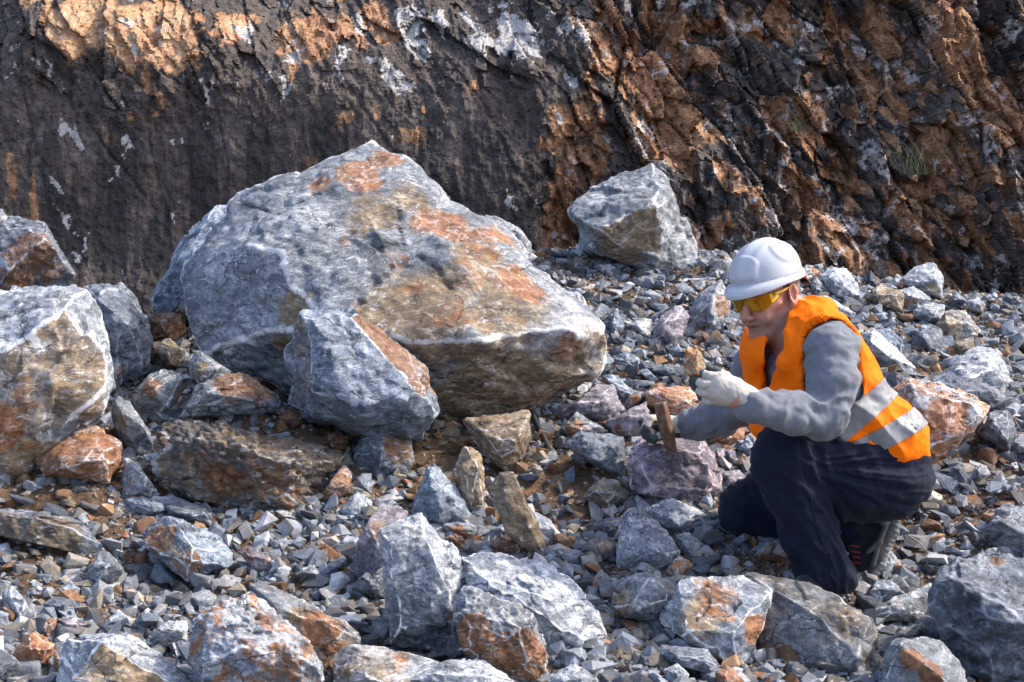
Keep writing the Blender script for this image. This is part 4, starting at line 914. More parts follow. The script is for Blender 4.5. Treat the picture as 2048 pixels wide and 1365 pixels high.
def build_man():
    root = empty('person', J(1650, 1180, 0))
    tag(root, 'man in white hard hat and orange vest crouching on one knee, studying a stone', 'man')
    base = np.array(root.location)
    def part(name, V, Q, mat, parent=root, smooth=True):
        pl = base if parent is root else np.array(parent.matrix_world.translation) if False else PL[parent.name]
        loc = V.mean(0)
        me = mesh_from(name, V - loc, Q, smooth)
        o = link(name, me, mat, parent, loc - pl); PL[o.name] = loc
        return o
    PL = {root.name: base}
    px = MP
    # skeleton (photo pixels, depth offset in pixels)
    hipL, hipR = J(1755, 940, -60), J(1730, 930, 80)
    kneeL, kneeR = J(1572, 915, -110), J(1500, 1020, 150)
    shin = [kneeL, J(1594, 985, -112), J(1618, 1065, -112), J(1648, 1145, -112)]
    shinR = [kneeR, J(1585, 1050, 140), J(1700, 1062, 100)]
    neck = J(1612, 660, 0); chestL, chestR = J(1655, 738, -62), J(1584, 742, 82)
    belL, belR = J(1708, 850, -52), J(1652, 848, 72); pel = J(1762, 915, 0)
    shL, shR = J(1662, 692, -122), J(1540, 694, 118)
    elL, elR = J(1652, 834, -190), J(1490, 802, 205)
    wrL, wrR = J(1512, 808, -232), J(1368, 854, 300)
    # head frame
    hf = np.array([-.77, -.585, -.26]); hf /= np.linalg.norm(hf)
    up0 = np.array([-.06, .05, 1.0]); hl = np.cross(up0, hf); hl /= np.linalg.norm(hl); hu = np.cross(hf, hl)
    HB = np.array([hf, hl, hu]); hs = .96
    HC = J(1582, 588, -30) - hl * .078 * hs - hf * (-.012) * hs + hu * .004
    def H(f, l, u): return HC + hs * (f * hf + l * hl + u * hu)

    skin = M('skin'); co = skin.n('TexCoord').outputs['Object']; n1 = skin.noise(co, 22, 5, .6); n2 = skin.noise(co, 260, 4, .6)
    sc_ = skin.mix(n1, (.37, .17, .115), (.53, .285, .205)); sc_ = skin.mix(skin.math('MULTIPLY', skin.ss(n2, .5, .7), .35), sc_, (.30, .12, .075))
    skin.b.inputs['Subsurface Weight'].default_value = .08; skin.b.inputs['Subsurface Radius'].default_value = (.01, .004, .002)
    # lips and stubble are pigment; the dark line between the lips paints shade
    mk = skin.sep('mask'); sc_ = skin.mix(mk[0], sc_, (.27, .085, .065)); sc_ = skin.mix(mk[1], sc_, (.19, .115, .092)); sc_ = skin.mix(mk[2], sc_, (.03, .022, .018))
    mskin = skin.done(sc_, .62, skin.bump(n2, .5, .002), .3)

    # ---- body, one continuous skin
    B = Field(*BX((1230, 1220, -330), (1870, 470, 380)), .0034)
    B.ell(H(-.008, 0, .035), np.array([.097, .077, .098]) * hs, HB, .01)
    B.ell(H(.036, 0, -.045), np.array([.056, .058, .078]) * hs, HB, .03)
    B.ell(H(.045, 0, .02), np.array([.048, .060, .05]) * hs, HB, .02)
    B.cone(H(.076, -.008, -.108), H(.076, .008, -.108), .019 * hs, .019 * hs, .026)
    for s_ in (1, -1):
        B.cone(H(.064, s_ * .030, -.103), H(-.002, s_ * .056, -.062), .014 * hs, .017 * hs, .022)
        B.cone(H(.072, s_ * .042, -.024), H(.035, s_ * .062, -.016), .015 * hs, .012 * hs, .02)
        B.ell(H(.075, s_ * .034, -.052), np.array([.017, .02, .022]) * hs, HB, .018)
        B.cone(H(.088, s_ * .014, .022), H(.078, s_ * .044, .020), .0095 * hs, .009 * hs, .012)
        B.ell(H(.101, s_ * .031, -.001), np.array([.013, .017, .011]) * hs, HB, .008, 's')
        B.ell(H(.0815, s_ * .0315, -.002), np.array([.0125, .0145, .0125]) * hs, HB, .004)
        B.cone(H(.0905, s_ * .020, .0015), H(.088, s_ * .042, .001), .0042 * hs, .0035 * hs, .003)
        B.ell(H(.104, s_ * .0125, -.043), np.array([.0105, .0078, .0075]) * hs, HB, .004)
        B.ell(H(.112, s_ * .0075, -.0485), np.array([.005, .0035, .0035]) * hs, HB, .002, 's')
        # ears
        eb = np.array([hf * .94 + hl * s_ * .33, hl * s_ * .94 - hf * .33, hu]); 
        B.ell(H(-.014, s_ * .0845, -.008), np.array([.0235, .0085, .039]) * hs, eb, .006)
        B.ell(H(-.006, s_ * .0905, -.002), np.array([.0125, .0065, .024]) * hs, eb, .003, 's')
        B.cone(H(-.02, s_ * .089, .024), H(-.026, s_ * .091, -.004), .0045 * hs, .004 * hs, .005)
        B.ell(H(-.004, s_ * .083, -.036), np.array([.009, .006, .010]) * hs, eb, .006)
    B.chain([H(.088, 0, .012), H(.101, 0, -.012), H(.116, 0, -.036)], [.009 * hs, .0095 * hs, .0125 * hs], .010)
    B.cone(H(.100, 0, -.044), H(.096, 0, -.056), .008 * hs, .006 * hs, .008)
    B.cone(H(.0925, -.018, -.0655), H(.0925, .018, -.0655), .0055 * hs, .0055 * hs, .008)
    B.cone(H(.094, -.008, -.0645), H(.094, .008, -.0645), .0055 * hs, .0055 * hs, .006)
    B.cone(H(.089, -.015, -.080), H(.089, .015, -.080), .0075 * hs, .0075 * hs, .008)
    B.chain([H(.090, -.026, -.0745), H(.1035, -.010, -.0725), H(.1035, .010, -.0725), H(.090, .026, -.0745)], [.0022 * hs, .0042 * hs, .0042 * hs, .0022 * hs], .002, 's')
    B.cone(H(.100, .021, -.04), H(.086, .036, -.068), .0016, .0012, .006, 's'); B.cone(H(.100, -.021, -.04), H(.086, -.036, -.068), .0016, .0012, .006, 's')
    B.cone(H(-.028, 0, -.05), neck, .060 * hs, .068, .03); B.cone(H(.02, 0, -.085), J(1590, 690, -5), .035, .05, .04)
    u = lambda v: v * px
    B.chain([neck, J(1625, 740, 10), J(1685, 850, 10), pel], [u(48), u(66), u(66), u(62)], .05)
    B.cone(chestL, belL, u(46), u(46), .05); B.cone(chestR, belR, u(46), u(44), .05); B.cone(shL, shR, u(36), u(36), .05)
    B.chain([shL, elL, wrL, J(1470, 790, -234)], [u(32), u(24), u(20), u(25)], .02); B.chain([shR, elR, wrR, J(1325, 858, 318)], [u(34), u(26), u(19), u(25)], .02)
    B.chain([hipL, kneeL], [u(64), u(38)], .04); B.chain(shin, [u(36), u(38), u(32), u(24)], .02)
    B.chain([hipR, kneeR], [u(60), u(38)], .04); B.chain(shinR, [u(36), u(36), u(26)], .02)
    B.chain([shin[-1], J(1650, 1172, -125), J(1590, 1186, -160)], [u(22), u(20), u(16)], .02); B.chain([shinR[-1], J(1750, 1070, 75), J(1730, 1150, 45)], [u(24), u(22), u(16)], .02)
    # bare fingers inside the gloves are part of the same skin
    FL = fingers_left(); FR = fingers_right()
    for pts, rs in FL + FR: B.chain(pts, [r * .7 for r in rs], .004)
    V, Q, N = B.mesh()
    me_mask = np.zeros((len(V), 4))
    q = (V - HC) / hs; lf, ll, lu = q @ hf, q @ hl, q @ hu
    lip = np.exp(-((lu + .0725) / .0095) ** 2 - (ll / .024) ** 4) * (lf > .08)
    stub = np.clip(sstep(-.040, -.062, lu) * (lf > -.01) * (lu > -.16) * .6 + .5 * np.exp(-((lu + .055) / .006) ** 2) * (np.abs(ll) < .025) * (lf > .08), 0, .55)
    brow = np.exp(-((lu - .0235 + .12 * np.abs(np.abs(ll) - .03)) / .0045) ** 2 - ((np.abs(ll) - .030) / .019) ** 4) * (lf > .06)
    lash = np.exp(-((lu - .0005 ) / .0022) ** 2 - ((np.abs(ll) - .031) / .013) ** 4) * (lf > .07)
    me_mask[:, 0] = lip * .75; me_mask[:, 1] = stub; me_mask[:, 2] = np.clip(brow * .8 + lash * .8 + .8 * np.exp(-((lu + .0728) / .0036) ** 2 - (ll / .025) ** 4) * (lf > .08), 0, .9)
    b = part('body', V, Q, mskin); attr(b.data, 'mask', me_mask)

    # ---- hair: short fringe under the hat
    hr = Field(HC - .2, HC + .2, .003)
    hr.ell(H(-.012, 0, .022), np.array([.0995, .0800, .098]) * hs, HB, .01); hr.cone(H(-.06, 0, -.03), H(-.065, 0, -.055), .05 * hs, .043 * hs, .02)
    for s_ in (1, -1):
        hr.ell(H(.075, s_ * .12, -.02), np.array([.075, .09, .08]) * hs, HB, .004, 's'); hr.ell(H(-.006, s_ * .09, -.012), np.array([.024, .03, .038]) * hs, HB, .006, 's')
    hr.half(H(.012, 0, 0), hf); hr.half(H(0, 0, .06), hu)
    V, Q, N = hr.mesh(); part('hair', V, Q, cloth('grey_hair', (.10, .085, .075), .7, 900, .5))

    # ---- sweater
    grey = cloth('grey_sweatshirt', (.15, .162, .185), .95, 750, .4, .15)
    def limbfold(a, b, f, amp, seed, ridges=1.0):
        d = (b - a) / np.linalg.norm(b - a)
        def fn(V):
            t = (V - a) @ d
            q = V * 16; w = fbm(q + seed, 3) * 1.0
            w2 = 1 - np.abs(perlin(np.stack([t * f + 1.6 * perlin(V * 9 + seed), (V[:, 0] + V[:, 1]) * 7, V[:, 2] * 5 + seed], 1))) * 2.2
            return amp * (w * .8 + ridges * np.clip(w2, -.2, 1))
        return fn
    S = Field(*BX((1340, 930, -330), (1860, 600, 340)), .0045)
    S.cone(chestL, belL, u(74), u(80), .05); S.cone(chestR, belR, u(72), u(78), .05); S.cone(shL, shR, u(40), u(40), .04); S.cone(neck, J(1622, 720, 5), u(50), u(80), .05)
    S.chain([shL, J(1664, 765, -170), elL], [u(48), u(42), u(38)], .03); S.chain([elL, J(1580, 828, -215), J(1516, 812, -232)], [u(38), u(35), u(30)], .02)
    S.chain([J(1530, 816, -229), J(1500, 809, -233)], [u(31), u(28)], .008)
    S.chain([shR, elR], [u(56), u(46)], .03); S.chain([elR, J(1436, 830, 250), J(1394, 846, 284)], [u(48), u(42), u(33)], .02); S.cone(J(1402, 843, 280), J(1386, 849, 290), u(33), u(32), .008)
    S.cone(H(-.03, 0, -.075), H(-.028, 0, .3), .078, .078, .012, 's')
    f1 = limbfold(shL, elL, 16, .0095, 3); f2 = limbfold(elL, wrL, 21, .009, 13)
    def sf(V):
        wz = sstep(J(0, 800)[2], J(0, 830)[2] - .04, V[:, 2])
        return f1(V) * (1 - wz) + f2(V) * wz
    V, Q, N = S.mesh(sf); part('sweatshirt', V, Q, grey)

    # ---- trousers
    T = Field(*BX((1420, 1200, -230), (1870, 840, 260)), .0045)
    T.ell(pel + np.array([0, 0, -.01]), [u(80), u(105), u(78)], None, .05)
    T.cone(hipL, kneeL, u(86), u(56), .05); T.cone(J(1768, 950, -45), J(1700, 950, -70), u(80), u(82), .05); T.cone(J(1775, 955, 50), hipR, u(72), u(75), .05)
    T.chain(shin, [u(52), u(54), u(50), u(46)], .03); T.cone(J(1640, 1138, -112), J(1655, 1160, -112), u(49), u(47), .01)
    T.cone(kneeL, J(1565, 940, -110), u(54), u(54), .03)
    T.cone(hipR, kneeR, u(78), u(60), .05); T.chain(shinR, [u(58), u(54), u(42)], .03); T.cone(J(1680, 1062, 105), J(1702, 1060, 98), u(44), u(42), .01)
    T.half(J(1657, 1186, -112), J(1657, 1170, -112) - J(1640, 1100, -112), .004)
    t0 = J(1560, 862, -100)
    def tf(V):
        d = (V - kneeL) / px / 100
        r = np.linalg.norm(d, axis=1)
        ang = np.arctan2(d[:, 2], d[:, 0]) 
        thigh = sstep(.35, 1.0, d[:, 0])
        fan = np.clip(1 - np.abs(perlin(np.stack([ang * 7.5, r * .55, V[:, 1] * 3 + 4], 1))) * 2.4, -.3, 1)
        sh = np.clip(1 - np.abs(perlin(np.stack([V[:, 0] * 17 + V[:, 2] * 10, V[:, 2] * 7 - V[:, 0] * 4, V[:, 1] * 8 + 9], 1))) * 2.3, -.3, 1)
        fine = np.clip(1 - np.abs(perlin(np.stack([ang * 15 + 3, r * .8, V[:, 1] * 6 + 40], 1))) * 3.5, 0, 1)
        knee = np.clip(1 - np.abs(perlin(np.stack([V[:, 2] * 30 + V[:, 0] * 14, V[:, 0] * 6, V[:, 1] * 7 + 19], 1))) * 3, 0, 1)
        return .011 * fan * thigh + .006 * fine * thigh + .0085 * sh * (1 - thigh * .6) + .0045 * knee * (1 - thigh) + .003 * fbm(V * 16, 3)
    V, Q, N = T.mesh(tf); navy = cloth('navy_trousers', (.0085, .0110, .024), .8, 900, .35, .04)
    tr = part('trousers', V, Q, navy)
    # side seam on the shin, just proud of the cloth
    X = Field(*BX((1420, 1200, -230), (1870, 840, 260)), .003)
    gx = [np.argmin(np.abs((V @ _r) - (J(*q)[0])) * 1.0 + np.abs(V[:, 2] - J(*q)[2]) * 1.0 + 4 * (V[:, 1] > J(*q)[1] + .03)) for q in ((1606, 930, -150), (1612, 960, -150), (1617, 990, -150), (1622, 1020, -150), (1630, 1050, -150), (1640, 1080, -150), (1650, 1110, -150), (1660, 1140, -150))]
    X.chain([V[i] for i in gx], [.0028] * len(gx), .003); VS, QS, _ = X.mesh(); part('side_seam', VS, QS, navy, tr)
    # ---- vest
    W = Field(*BX((1440, 960, -260), (1890, 590, 300)), .003)
    W.cone(chestL, belL, u(84), u(89), .05); W.cone(chestR, belR, u(83), u(87), .05); W.cone(neck, J(1622, 720, 5), u(58), u(86), .05)
    W.cone(J(1640, 668, -62), J(1580, 668, 55), u(42), u(44), .05)
    W.cone(J(1728, 868, -45), J(1768, 885, -55), u(84), u(84), .04); W.cone(J(1740, 870, 60), J(1765, 885, 50), u(80), u(82), .04)
    W.chain([J(1560, 760, 70), J(1560, 845, 40)], [u(62), u(58)], .05); W.cone(J(1610, 800, -20), J(1590, 850, -20), u(70), u(60), .04)
    W.chain([J(1600, 640, -44), J(1640, 630, 5), J(1612, 636, 40)], [u(26), u(30), u(26)], .03)
    W.cone(J(1655, 688, -108), J(1538, 690, 108), u(58), u(58), .04); W.cone(J(1578, 700, -58), J(1528, 706, 40), u(46), u(46), .04)
    inner = W.clone(); inner.F = -(inner.F + .0065); W.F = np.maximum(W.F, inner.F)
    # arm holes, neck, V opening, hem
    fwd = np.array([-.86, -.51, 0]); lft = np.array([.51, -.86, 0])
    W.chain([J(1652, 700, -110), J(1656, 740, -190), J(1668, 800, -290)], [u(44), u(58), u(68)], .008, 's'); W.chain([J(1660, 690, -150), J(1668, 770, -150), J(1662, 800, -180)], [u(54), u(60), u(60)], .008, 's')
    W.chain([J(1538, 696, 130), J(1500, 760, 210)], [u(62), u(62)], .008, 's')
    W.cone(H(-.02, 0, -.07), H(.0, 0, .2), .074, .085, .008, 's'); W.cone(H(.03, 0, -.085), H(.10, 0, .05), .058, .08, .01, 's')
    vtop, vbot = J(1556, 672, -75), J(1524, 790, -15)
    for z_ in range(-170, 30, 7): W.chain([J(1556, 640, z_), J(1550, 690, z_), J(1541, 735, z_), J(1528, 792, z_)], [u(20), u(17), u(11), u(2)], .009, 's')
    hn = J(1845, 918, 0) - J(1500, 905, 0); hn = np.cross(hn, np.array([0, 1., 0])); hn = hn if hn[2] < 0 else -hn
    W.half(J(1700, 898, 0), hn, .006)
    W.half(J(1600, 872, -80), np.array([.62, .1, -.78]), .02) if False else None
    # back-to-front hem: higher over the raised thigh
    W.cone(J(1500, 925, -150), J(1700, 918, -150), u(52), u(34), .01, 's')
    W.cone(J(1556, 930, 40), J(1640, 950, 40), u(46), u(60), .01, 's')
    def vf(V):
        q = np.stack([V[:, 0] * 9 + V[:, 2] * 5, V[:, 2] * 4 - V[:, 0] * 2, V[:, 1] * 8], 1)
        return .011 * np.clip(1 - 2.2 * np.abs(perlin(q * 1.3)), -.3, 1) + .007 * fbm(V * 12 + 3, 3)
    org = cloth('orange_vest', (.97, .168, .002), .7, 500, .1, 0)
    V, Q, N = W.mesh(vf)
    vest = part('hi_vis_vest', V, Q, org)
    # reflective bands: the strip of vest surface between two planes, set 3 mm proud
    sp = J(1785, 880, 0) - J(1640, 700, 0); sp /= np.linalg.norm(sp)
    silver = flat('silver_reflective_tape', (.20, .205, .215), .5, .4, .1, .2, 300)
    def band(c, n, wdt, name='reflective_stripe'):
        s_ = (V - c) @ n
        fc = Q[(np.abs(s_[Q]).min(1) < wdt)]
        idx = np.unique(fc); mp = np.full(len(V), -1); mp[idx] = np.arange(len(idx))
        over = s_[idx] - np.clip(s_[idx], -wdt, wdt)
        part(name, V[idx] + N[idx] * .005 - over[:, None] * n, mp[fc], silver, vest) if len(idx) else None
    n1_ = np.array([.62, .05, -.62]); n1_ /= np.linalg.norm(n1_)
    def bn(p, q): 
        a = J(*q) - J(*p); n = np.cross(a, np.array([.35, .93, 0])); n /= np.linalg.norm(n); return J(*p), (n if n[2] < 0 else -n)
    c, n = bn((1672, 868, -60), (1775, 778, -60)); band(c, n, .031)
    c, n = bn((1718, 893, -60), (1825, 838, -60)); band(c, n, .029)

    # ---- hard hat
    hatm = M('white_hat_plastic'); co = hatm.n('TexCoord').outputs['Object']; n1 = hatm.noise(co, 9, 5, .6); n2 = hatm.noise(co, 60, 5, .75)
    hm = hatm.done(hatm.mix(hatm.math('MULTIPLY', hatm.ss(n2, .56, .7), .4), hatm.mix(n1, (.40, .425, .46), (.48, .50, .53)), (.25, .24, .22)), .3, hatm.bump(n2, .05, .002), .5)
    nu, nv = 128, 60; VV = []
    R0 = np.array([.112, .095, .108]) * hs
    for j in range(nv + 1):
        e = j / nv
        for i in range(nu):
            a = 2 * math.pi * i / nu; ca, sa = math.cos(a), math.sin(a)
            if e < .80:                                         # dome from the crown down
                th = (e / .80) * (math.pi / 2); rr = math.sin(th) ** .92; zz = math.cos(th) ** .95
                f, l, uu = R0[0] * rr * ca, R0[1] * rr * sa, R0[2] * zz
                ridge = math.exp(-(l / .016) ** 2) * .006 + (math.exp(-((abs(l) - .040) / .010) ** 2)) * .0035
                lift = ridge * sstep(0, .2, np.float64(zz)) * (1 if ca > -.9 else 1)
                plate = .0045 * sstep(.66, .72, np.float64(f / R0[0])) * sstep(.052, .046, np.float64(abs(l))) * sstep(.75, .68, np.float64(zz)) * sstep(.10, .16, np.float64(zz))
                side = .0055 * math.exp(-((math.hypot((f + .018) / 1.25, uu - .072) - .030) / .0065) ** 2) * (abs(l) > .05)
                k = 1 + (lift + plate + side) / .12
                VV.append((f * k, l * k, uu * k))
            else:                                               # brim
                s_ = (e - .80) / .20
                peak = max(0, ca) ** 2.2 * .036 + .006 + .003 * max(0, -ca)
                o_ = 1 - (1 - min(s_ / .8, 1)) ** 2 if s_ < .8 else 1
                drop = .012 * min(s_ / .8, 1) ** 1.5 + max(0, ca) ** 2 * .014 * min(s_ / .8, 1) ** 1.3
                if s_ >= .8: drop += .007 * (s_ - .8) / .2
                VV.append(((R0[0] + peak * hs * o_) * ca, (R0[1] + peak * hs * o_ * .8) * sa, -drop * hs))
    VV = np.array(VV)
    tilt = math.radians(2.5); f0 = VV[:, 0] * math.cos(tilt) - VV[:, 2] * math.sin(tilt); u0 = VV[:, 0] * math.sin(tilt) + VV[:, 2] * math.cos(tilt)
    VW = H(-.010, 0, .053) + f0[:, None] * hf + VV[:, 1][:, None] * hl + u0[:, None] * hu
    Qh = np.array([(j * nu + i, j * nu + (i + 1) % nu, (j + 1) * nu + (i + 1) % nu, (j + 1) * nu + i) for j in range(nv) for i in range(nu)])
    hat = part('hard_hat', VW, Qh, hm)
    so = hat.modifiers.new('thick', 'SOLIDIFY'); so.thickness = .003; so.offset = -1
    # ratchet strap and knob at the nape
    X = Field(HC - .25, HC + .25, .003)
    for k in range(9):
        a0, a1 = math.radians(140 + k * 9), math.radians(149 + k * 9)
        X.cone(H(.125 * math.cos(a0) - .006, .100 * math.sin(a0), .024), H(.125 * math.cos(a1) - .006, .100 * math.sin(a1), .024), .0065, .0065, .004)
    X.cone(H(-.131, .022, .045), H(-.128, .030, .02), .006, .007, .003)
    V2, Q2, _ = X.mesh(); part('suspension_strap', V2, Q2, flat('coral_plastic', (.75, .20, .11), .4), hat)
    X = Field(HC - .25, HC + .25, .003); X.cone(H(-.128, .035, .006), H(-.146, .036, .004), .015, .013, .003); X.cone(H(-.10, .075, .005), H(-.12, .05, .004), .005, .006, .004)
    V2, Q2, _ = X.mesh(); part('ratchet_knob', V2, Q2, flat('black_plastic', (.012, .012, .014), .4), hat)

    # ---- safety glasses: one wrap-round lens and two arms
    ym = M('yellow_lens'); tr_ = ym.n('BsdfTransparent'); tr_.inputs[0].default_value = (.95, .74, .04, 1); gl = ym.n('BsdfGlossy'); gl.inputs[0].default_value = (1, .9, .5, 1); gl.inputs[1].default_value = .08
    df = ym.n('BsdfDiffuse'); df.inputs[0].default_value = (.9, .66, .01, 1)
    fr = ym.n('Fresnel'); fr.inputs[0].default_value = 1.5; mx = ym.n('MixShader'); ym.put(mx.inputs[0], fr.outputs[0]); ym.t.links.new(tr_.outputs[0], mx.inputs[1]); ym.t.links.new(gl.outputs[0], mx.inputs[2])
    mx2 = ym.n('MixShader'); mx2.inputs[0].default_value = .1; ym.t.links.new(mx.outputs[0], mx2.inputs[1]); ym.t.links.new(df.outputs[0], mx2.inputs[2]); ym.t.links.new(mx2.outputs[0], ym.out.inputs[0])
    VV, QQ = [], []; na, nb = 48, 14
    for j in range(nb + 1):
        for i in range(na + 1):
            s_ = i / na * 2 - 1; a0 = s_ * 1.75; a = max(-1.36, min(1.36, a0)); back = max(0, abs(a0) - 1.36) * .10
            top = .024 - .002 * abs(s_) ; bot = -.022 + .034 * max(0, 1 - abs(s_) / .24) ** 1.2 + .026 * max(0, (abs(s_) - .45) / .55) ** 1.3
            w_ = j / nb; uu = bot + (top - bot) * w_
            rf, rl = .052, .076
            VV.append(H(.062 + rf * math.cos(a) - .004 * (1 - w_) - back, rl * math.sin(a) / math.sin(1.36), uu))
    for j in range(nb):
        for i in range(na): QQ.append((j * (na + 1) + i, j * (na + 1) + i + 1, (j + 1) * (na + 1) + i + 1, (j + 1) * (na + 1) + i))
    gls = part('safety_glasses', np.array(VV), np.array(QQ), ym.m); so = gls.modifiers.new('thick', 'SOLIDIFY'); so.thickness = .002
    for s_ in (1, -1):
        X = Field(HC - .25, HC + .25, .0025); X.chain([H(.052, s_ * .078, .016), H(.03, s_ * .083, .016), H(-.012, s_ * .085, .020), H(-.035, s_ * .084, .006)], [.0055, .0045, .0035, .003], .003)
        V2, Q2, _ = X.mesh(); part('temple_arm', V2, Q2, flat('amber_plastic', (.62, .34, .015), .3), gls)

    # ---- gloves
    gm = M('work_glove'); a_ = gm.sep('mask'); co = gm.n('TexCoord').outputs['Object']; n1 = gm.noise(co, 60, 5, .6); n2 = gm.noise(co, 700, 3, .6)
    wc = gm.mix(n1, (.36, .33, .28), (.52, .48, .43)); dc = gm.mix(n1, (.030, .038, .042), (.075, .09, .095))
    gmat = gm.done(gm.mix(gm.ss(gm.math('ADD', a_[0], gm.math('MULTIPLY', gm.math('SUBTRACT', n1, .5), .3)), .42, .55), wc, dc), .75, gm.bump(n2, .4, .0015, gm.bump(n1, .3, .004)), .3)
    for (fing, palm, cuffs, dark) in ((FL, PALM_L(), CUFF_L(), 0), (FR, PALM_R(), CUFF_R(), 1)):
        allp = np.array([p for pts, rs in fing for p in pts] + [p for p, r in palm] + [p for p, r in cuffs])
        G = Field(allp.min(0) - .05, allp.max(0) + .05, .0017)
        for i in range(len(palm) - 1): G.cone(palm[i][0], palm[i + 1][0], palm[i][1], palm[i + 1][1], .012)
        for pts, rs in fing: G.chain(pts, rs, .0022)
        for pts, rs in fing: G.cone(palm[0][0] * .45 + pts[0] * .55, pts[0], rs[0] * 1.0, rs[0] * 1.02, .005)
        G.chain([p for p, r in cuffs], [r for p, r in cuffs], .008)
        def gf(V): return .0012 * fbm(V * 60, 3)
        V, Q, N = G.mesh(gf)
        mk = np.zeros((len(V), 4))
        dmin = np.full(len(V), 9.0); val = np.zeros(len(V))
        for pts, rs in fing:
            for i in range(len(pts) - 1):
                a, b = pts[i], pts[i + 1]; d = b - a; t = np.clip(((V - a) @ d) / (d @ d), 0, 1); dd = np.linalg.norm(V - a - t[:, None] * d, axis=1)
                m_ = dd < dmin; dmin = np.where(m_, dd, dmin); val = np.where(m_, (i + t) / (len(pts) - 1), val)
        pn = (J(1400, 740, -100) - J(1430, 780, -235)) if not dark else (J(1330, 905, 310) - J(1330, 850, 310))
        pn /= np.linalg.norm(pn)
        mk[:, 0] = np.maximum((sstep(.55, .7, val) if dark else sstep(.45, .6, val)) * (dmin < .018), sstep(.30, .55, N @ pn))
        near = np.linalg.norm(V - cuffs[-1][0], axis=1) < .035
        mk[near, 0] = 0
        g = part('glove', V, Q, gmat); attr(g.data, 'mask', mk)

    # ---- shoes
    up_m = cloth('black_shoe_mesh', (.018, .019, .022), .8, 700, .4, .2); sole_m = flat('grey_rubber', (.11, .115, .115), .7, .4, 0, .4, 90); red_m = flat('red_cord', (.30, .02, .03), .6)
    # kneeling foot: toes on the ground, heel up
    U = Field(*BX((1660, 1210, -60), (1830, 1010, 170)), .003)
    U.chain([J(1762, 1066, 66), J(1742, 1110, 52), J(1722, 1152, 40)], [u(30), u(27), u(19)], .02); U.chain([J(1764, 1064, 86), J(1742, 1108, 76), J(1722, 1150, 66)], [u(26), u(25), u(18)], .02)
    U.cone(J(1712, 1058, 84), J(1742, 1062, 76), u(36), u(33), .02); U.cone(J(1706, 1066, 84), J(1724, 1112, 62), u(22), u(22), .02)
    V, Q, N = U.mesh(); shoe = part('sports_shoe', V, Q, up_m)
    U = Field(*BX((1660, 1230, -60), (1840, 1010, 190)), .003)
    for dz, rr in ((52, 10), (66, 10), (80, 10), (92, 9)):
        U.chain([J(1789, 1040, dz + 6), J(1786, 1066, dz + 4), J(1768, 1100, dz - 8), J(1757, 1130, dz - 14), J(1736, 1168, dz - 24), J(1722, 1176, dz - 30)], [u(rr + 1), u(rr + 2), u(rr), u(rr + 2), u(rr), u(rr - 2)], .006)
    V, Q, N = U.mesh(lambda V: 0.0007 * np.sign(np.sin((V @ np.array([.5, 0, .87])) * 420)) * (np.abs(V[:, 1]) > 0)); part('sole', V, Q, sole_m, shoe)
    U = Field(*BX((1660, 1230, -60), (1840, 1010, 190)), .003)
    U.chain([J(1772, 1052, 30), J(1758, 1085, 22), J(1736, 1104, 20)], [u(5), u(7), u(5)], .005); U.chain([J(1758, 1085, 22), J(1746, 1130, 16)], [u(5), u(6)], .005); U.chain([J(1776, 1046, 36), J(1764, 1046, 28)], [u(6), u(6)], .005)
    V, Q, N = U.mesh(); part('side_panel', V, Q, flat('grey_trim', (.055, .058, .06), .7), shoe)
    for k in range(6):
        y = 1092 + k * 11; x = 1709 + k * 1.2; U = Field(*BX((x - 25, y + 20, -20), (x + 25, y - 20, 90)), .002)
        U.cone(J(x - 6, y, 42 - k), J(x + 9, y + 2, 34 - k), u(2.1), u(2.1), .003); V, Q, N = U.mesh(); part('lace', V, Q, red_m, shoe)
    U = Field(*BX((1740, 1080, -20), (1820, 1010, 140)), .0025); U.chain([J(1782, 1030, 62), J(1793, 1046, 62)], [u(5), u(4)], .003); V, Q, N = U.mesh(); part('heel_tab', V, Q, red_m, shoe)
    # planted foot
    U = Field(*BX((1540, 1240, -240), (1720, 1130, -40)), .003)
    U.chain([J(1664, 1164, -110), J(1620, 1174, -140), J(1580, 1186, -165)], [u(30), u(26), u(18)], .02); U.cone(J(1655, 1150, -112), J(1650, 1170, -120), u(34), u(34), .02)
    V, Q, N = U.mesh(); shoe2 = part('sports_shoe', V, Q, up_m)
    U = Field(*BX((1520, 1250, -260), (1740, 1150, -20)), .003)
    for dz in (-14, 0, 14): U.chain([J(1678, 1188, -110 + dz), J(1620, 1196, -142 + dz), J(1570, 1203, -170 + dz)], [u(10), u(10), u(8)], .006)
    V, Q, N = U.mesh(); part('sole', V, Q, sole_m, shoe2)

    # ---- what he holds (things of their own)
    r = np.random.default_rng(5)
    c = J(1384, 722, -222); q = r.normal(size=(14, 3)); q /= np.linalg.norm(q, axis=1)[:, None]
    A = np.array([[-.45, .15, .88], [.85, .1, .45], [0, 1, 0]])
    pts = (q * np.array([37, 25, 21]) * px * r.uniform(.9, 1.1, (14, 1))) @ A + c
    v, f, win, edge, size, N = sculpt(pts, 5, r, 3, 40)
    lo = v.mean(0); me = mesh_from('stone_sample', v - lo, f); mk = np.zeros((len(v), 4)); mk[:, 0] = .42; mk[:, 1] = .8; mk[:, 2] = edge * .5; attr(me, 'mask', mk)
    o = link('stone_sample', me, MAT['rock'], loc=lo); tag(o, 'small rusty brown stone held up in the gloved fingers of the crouching man', 'stone'); o.color = (1.5, 1.42, 1.3, 1)
    hroot = empty('hammer', J(1333, 860, 262)); tag(hroot, 'rusty steel geologist hammer with black grip held down on the purple-speckled block', 'hammer')
    hb = np.array(hroot.location)
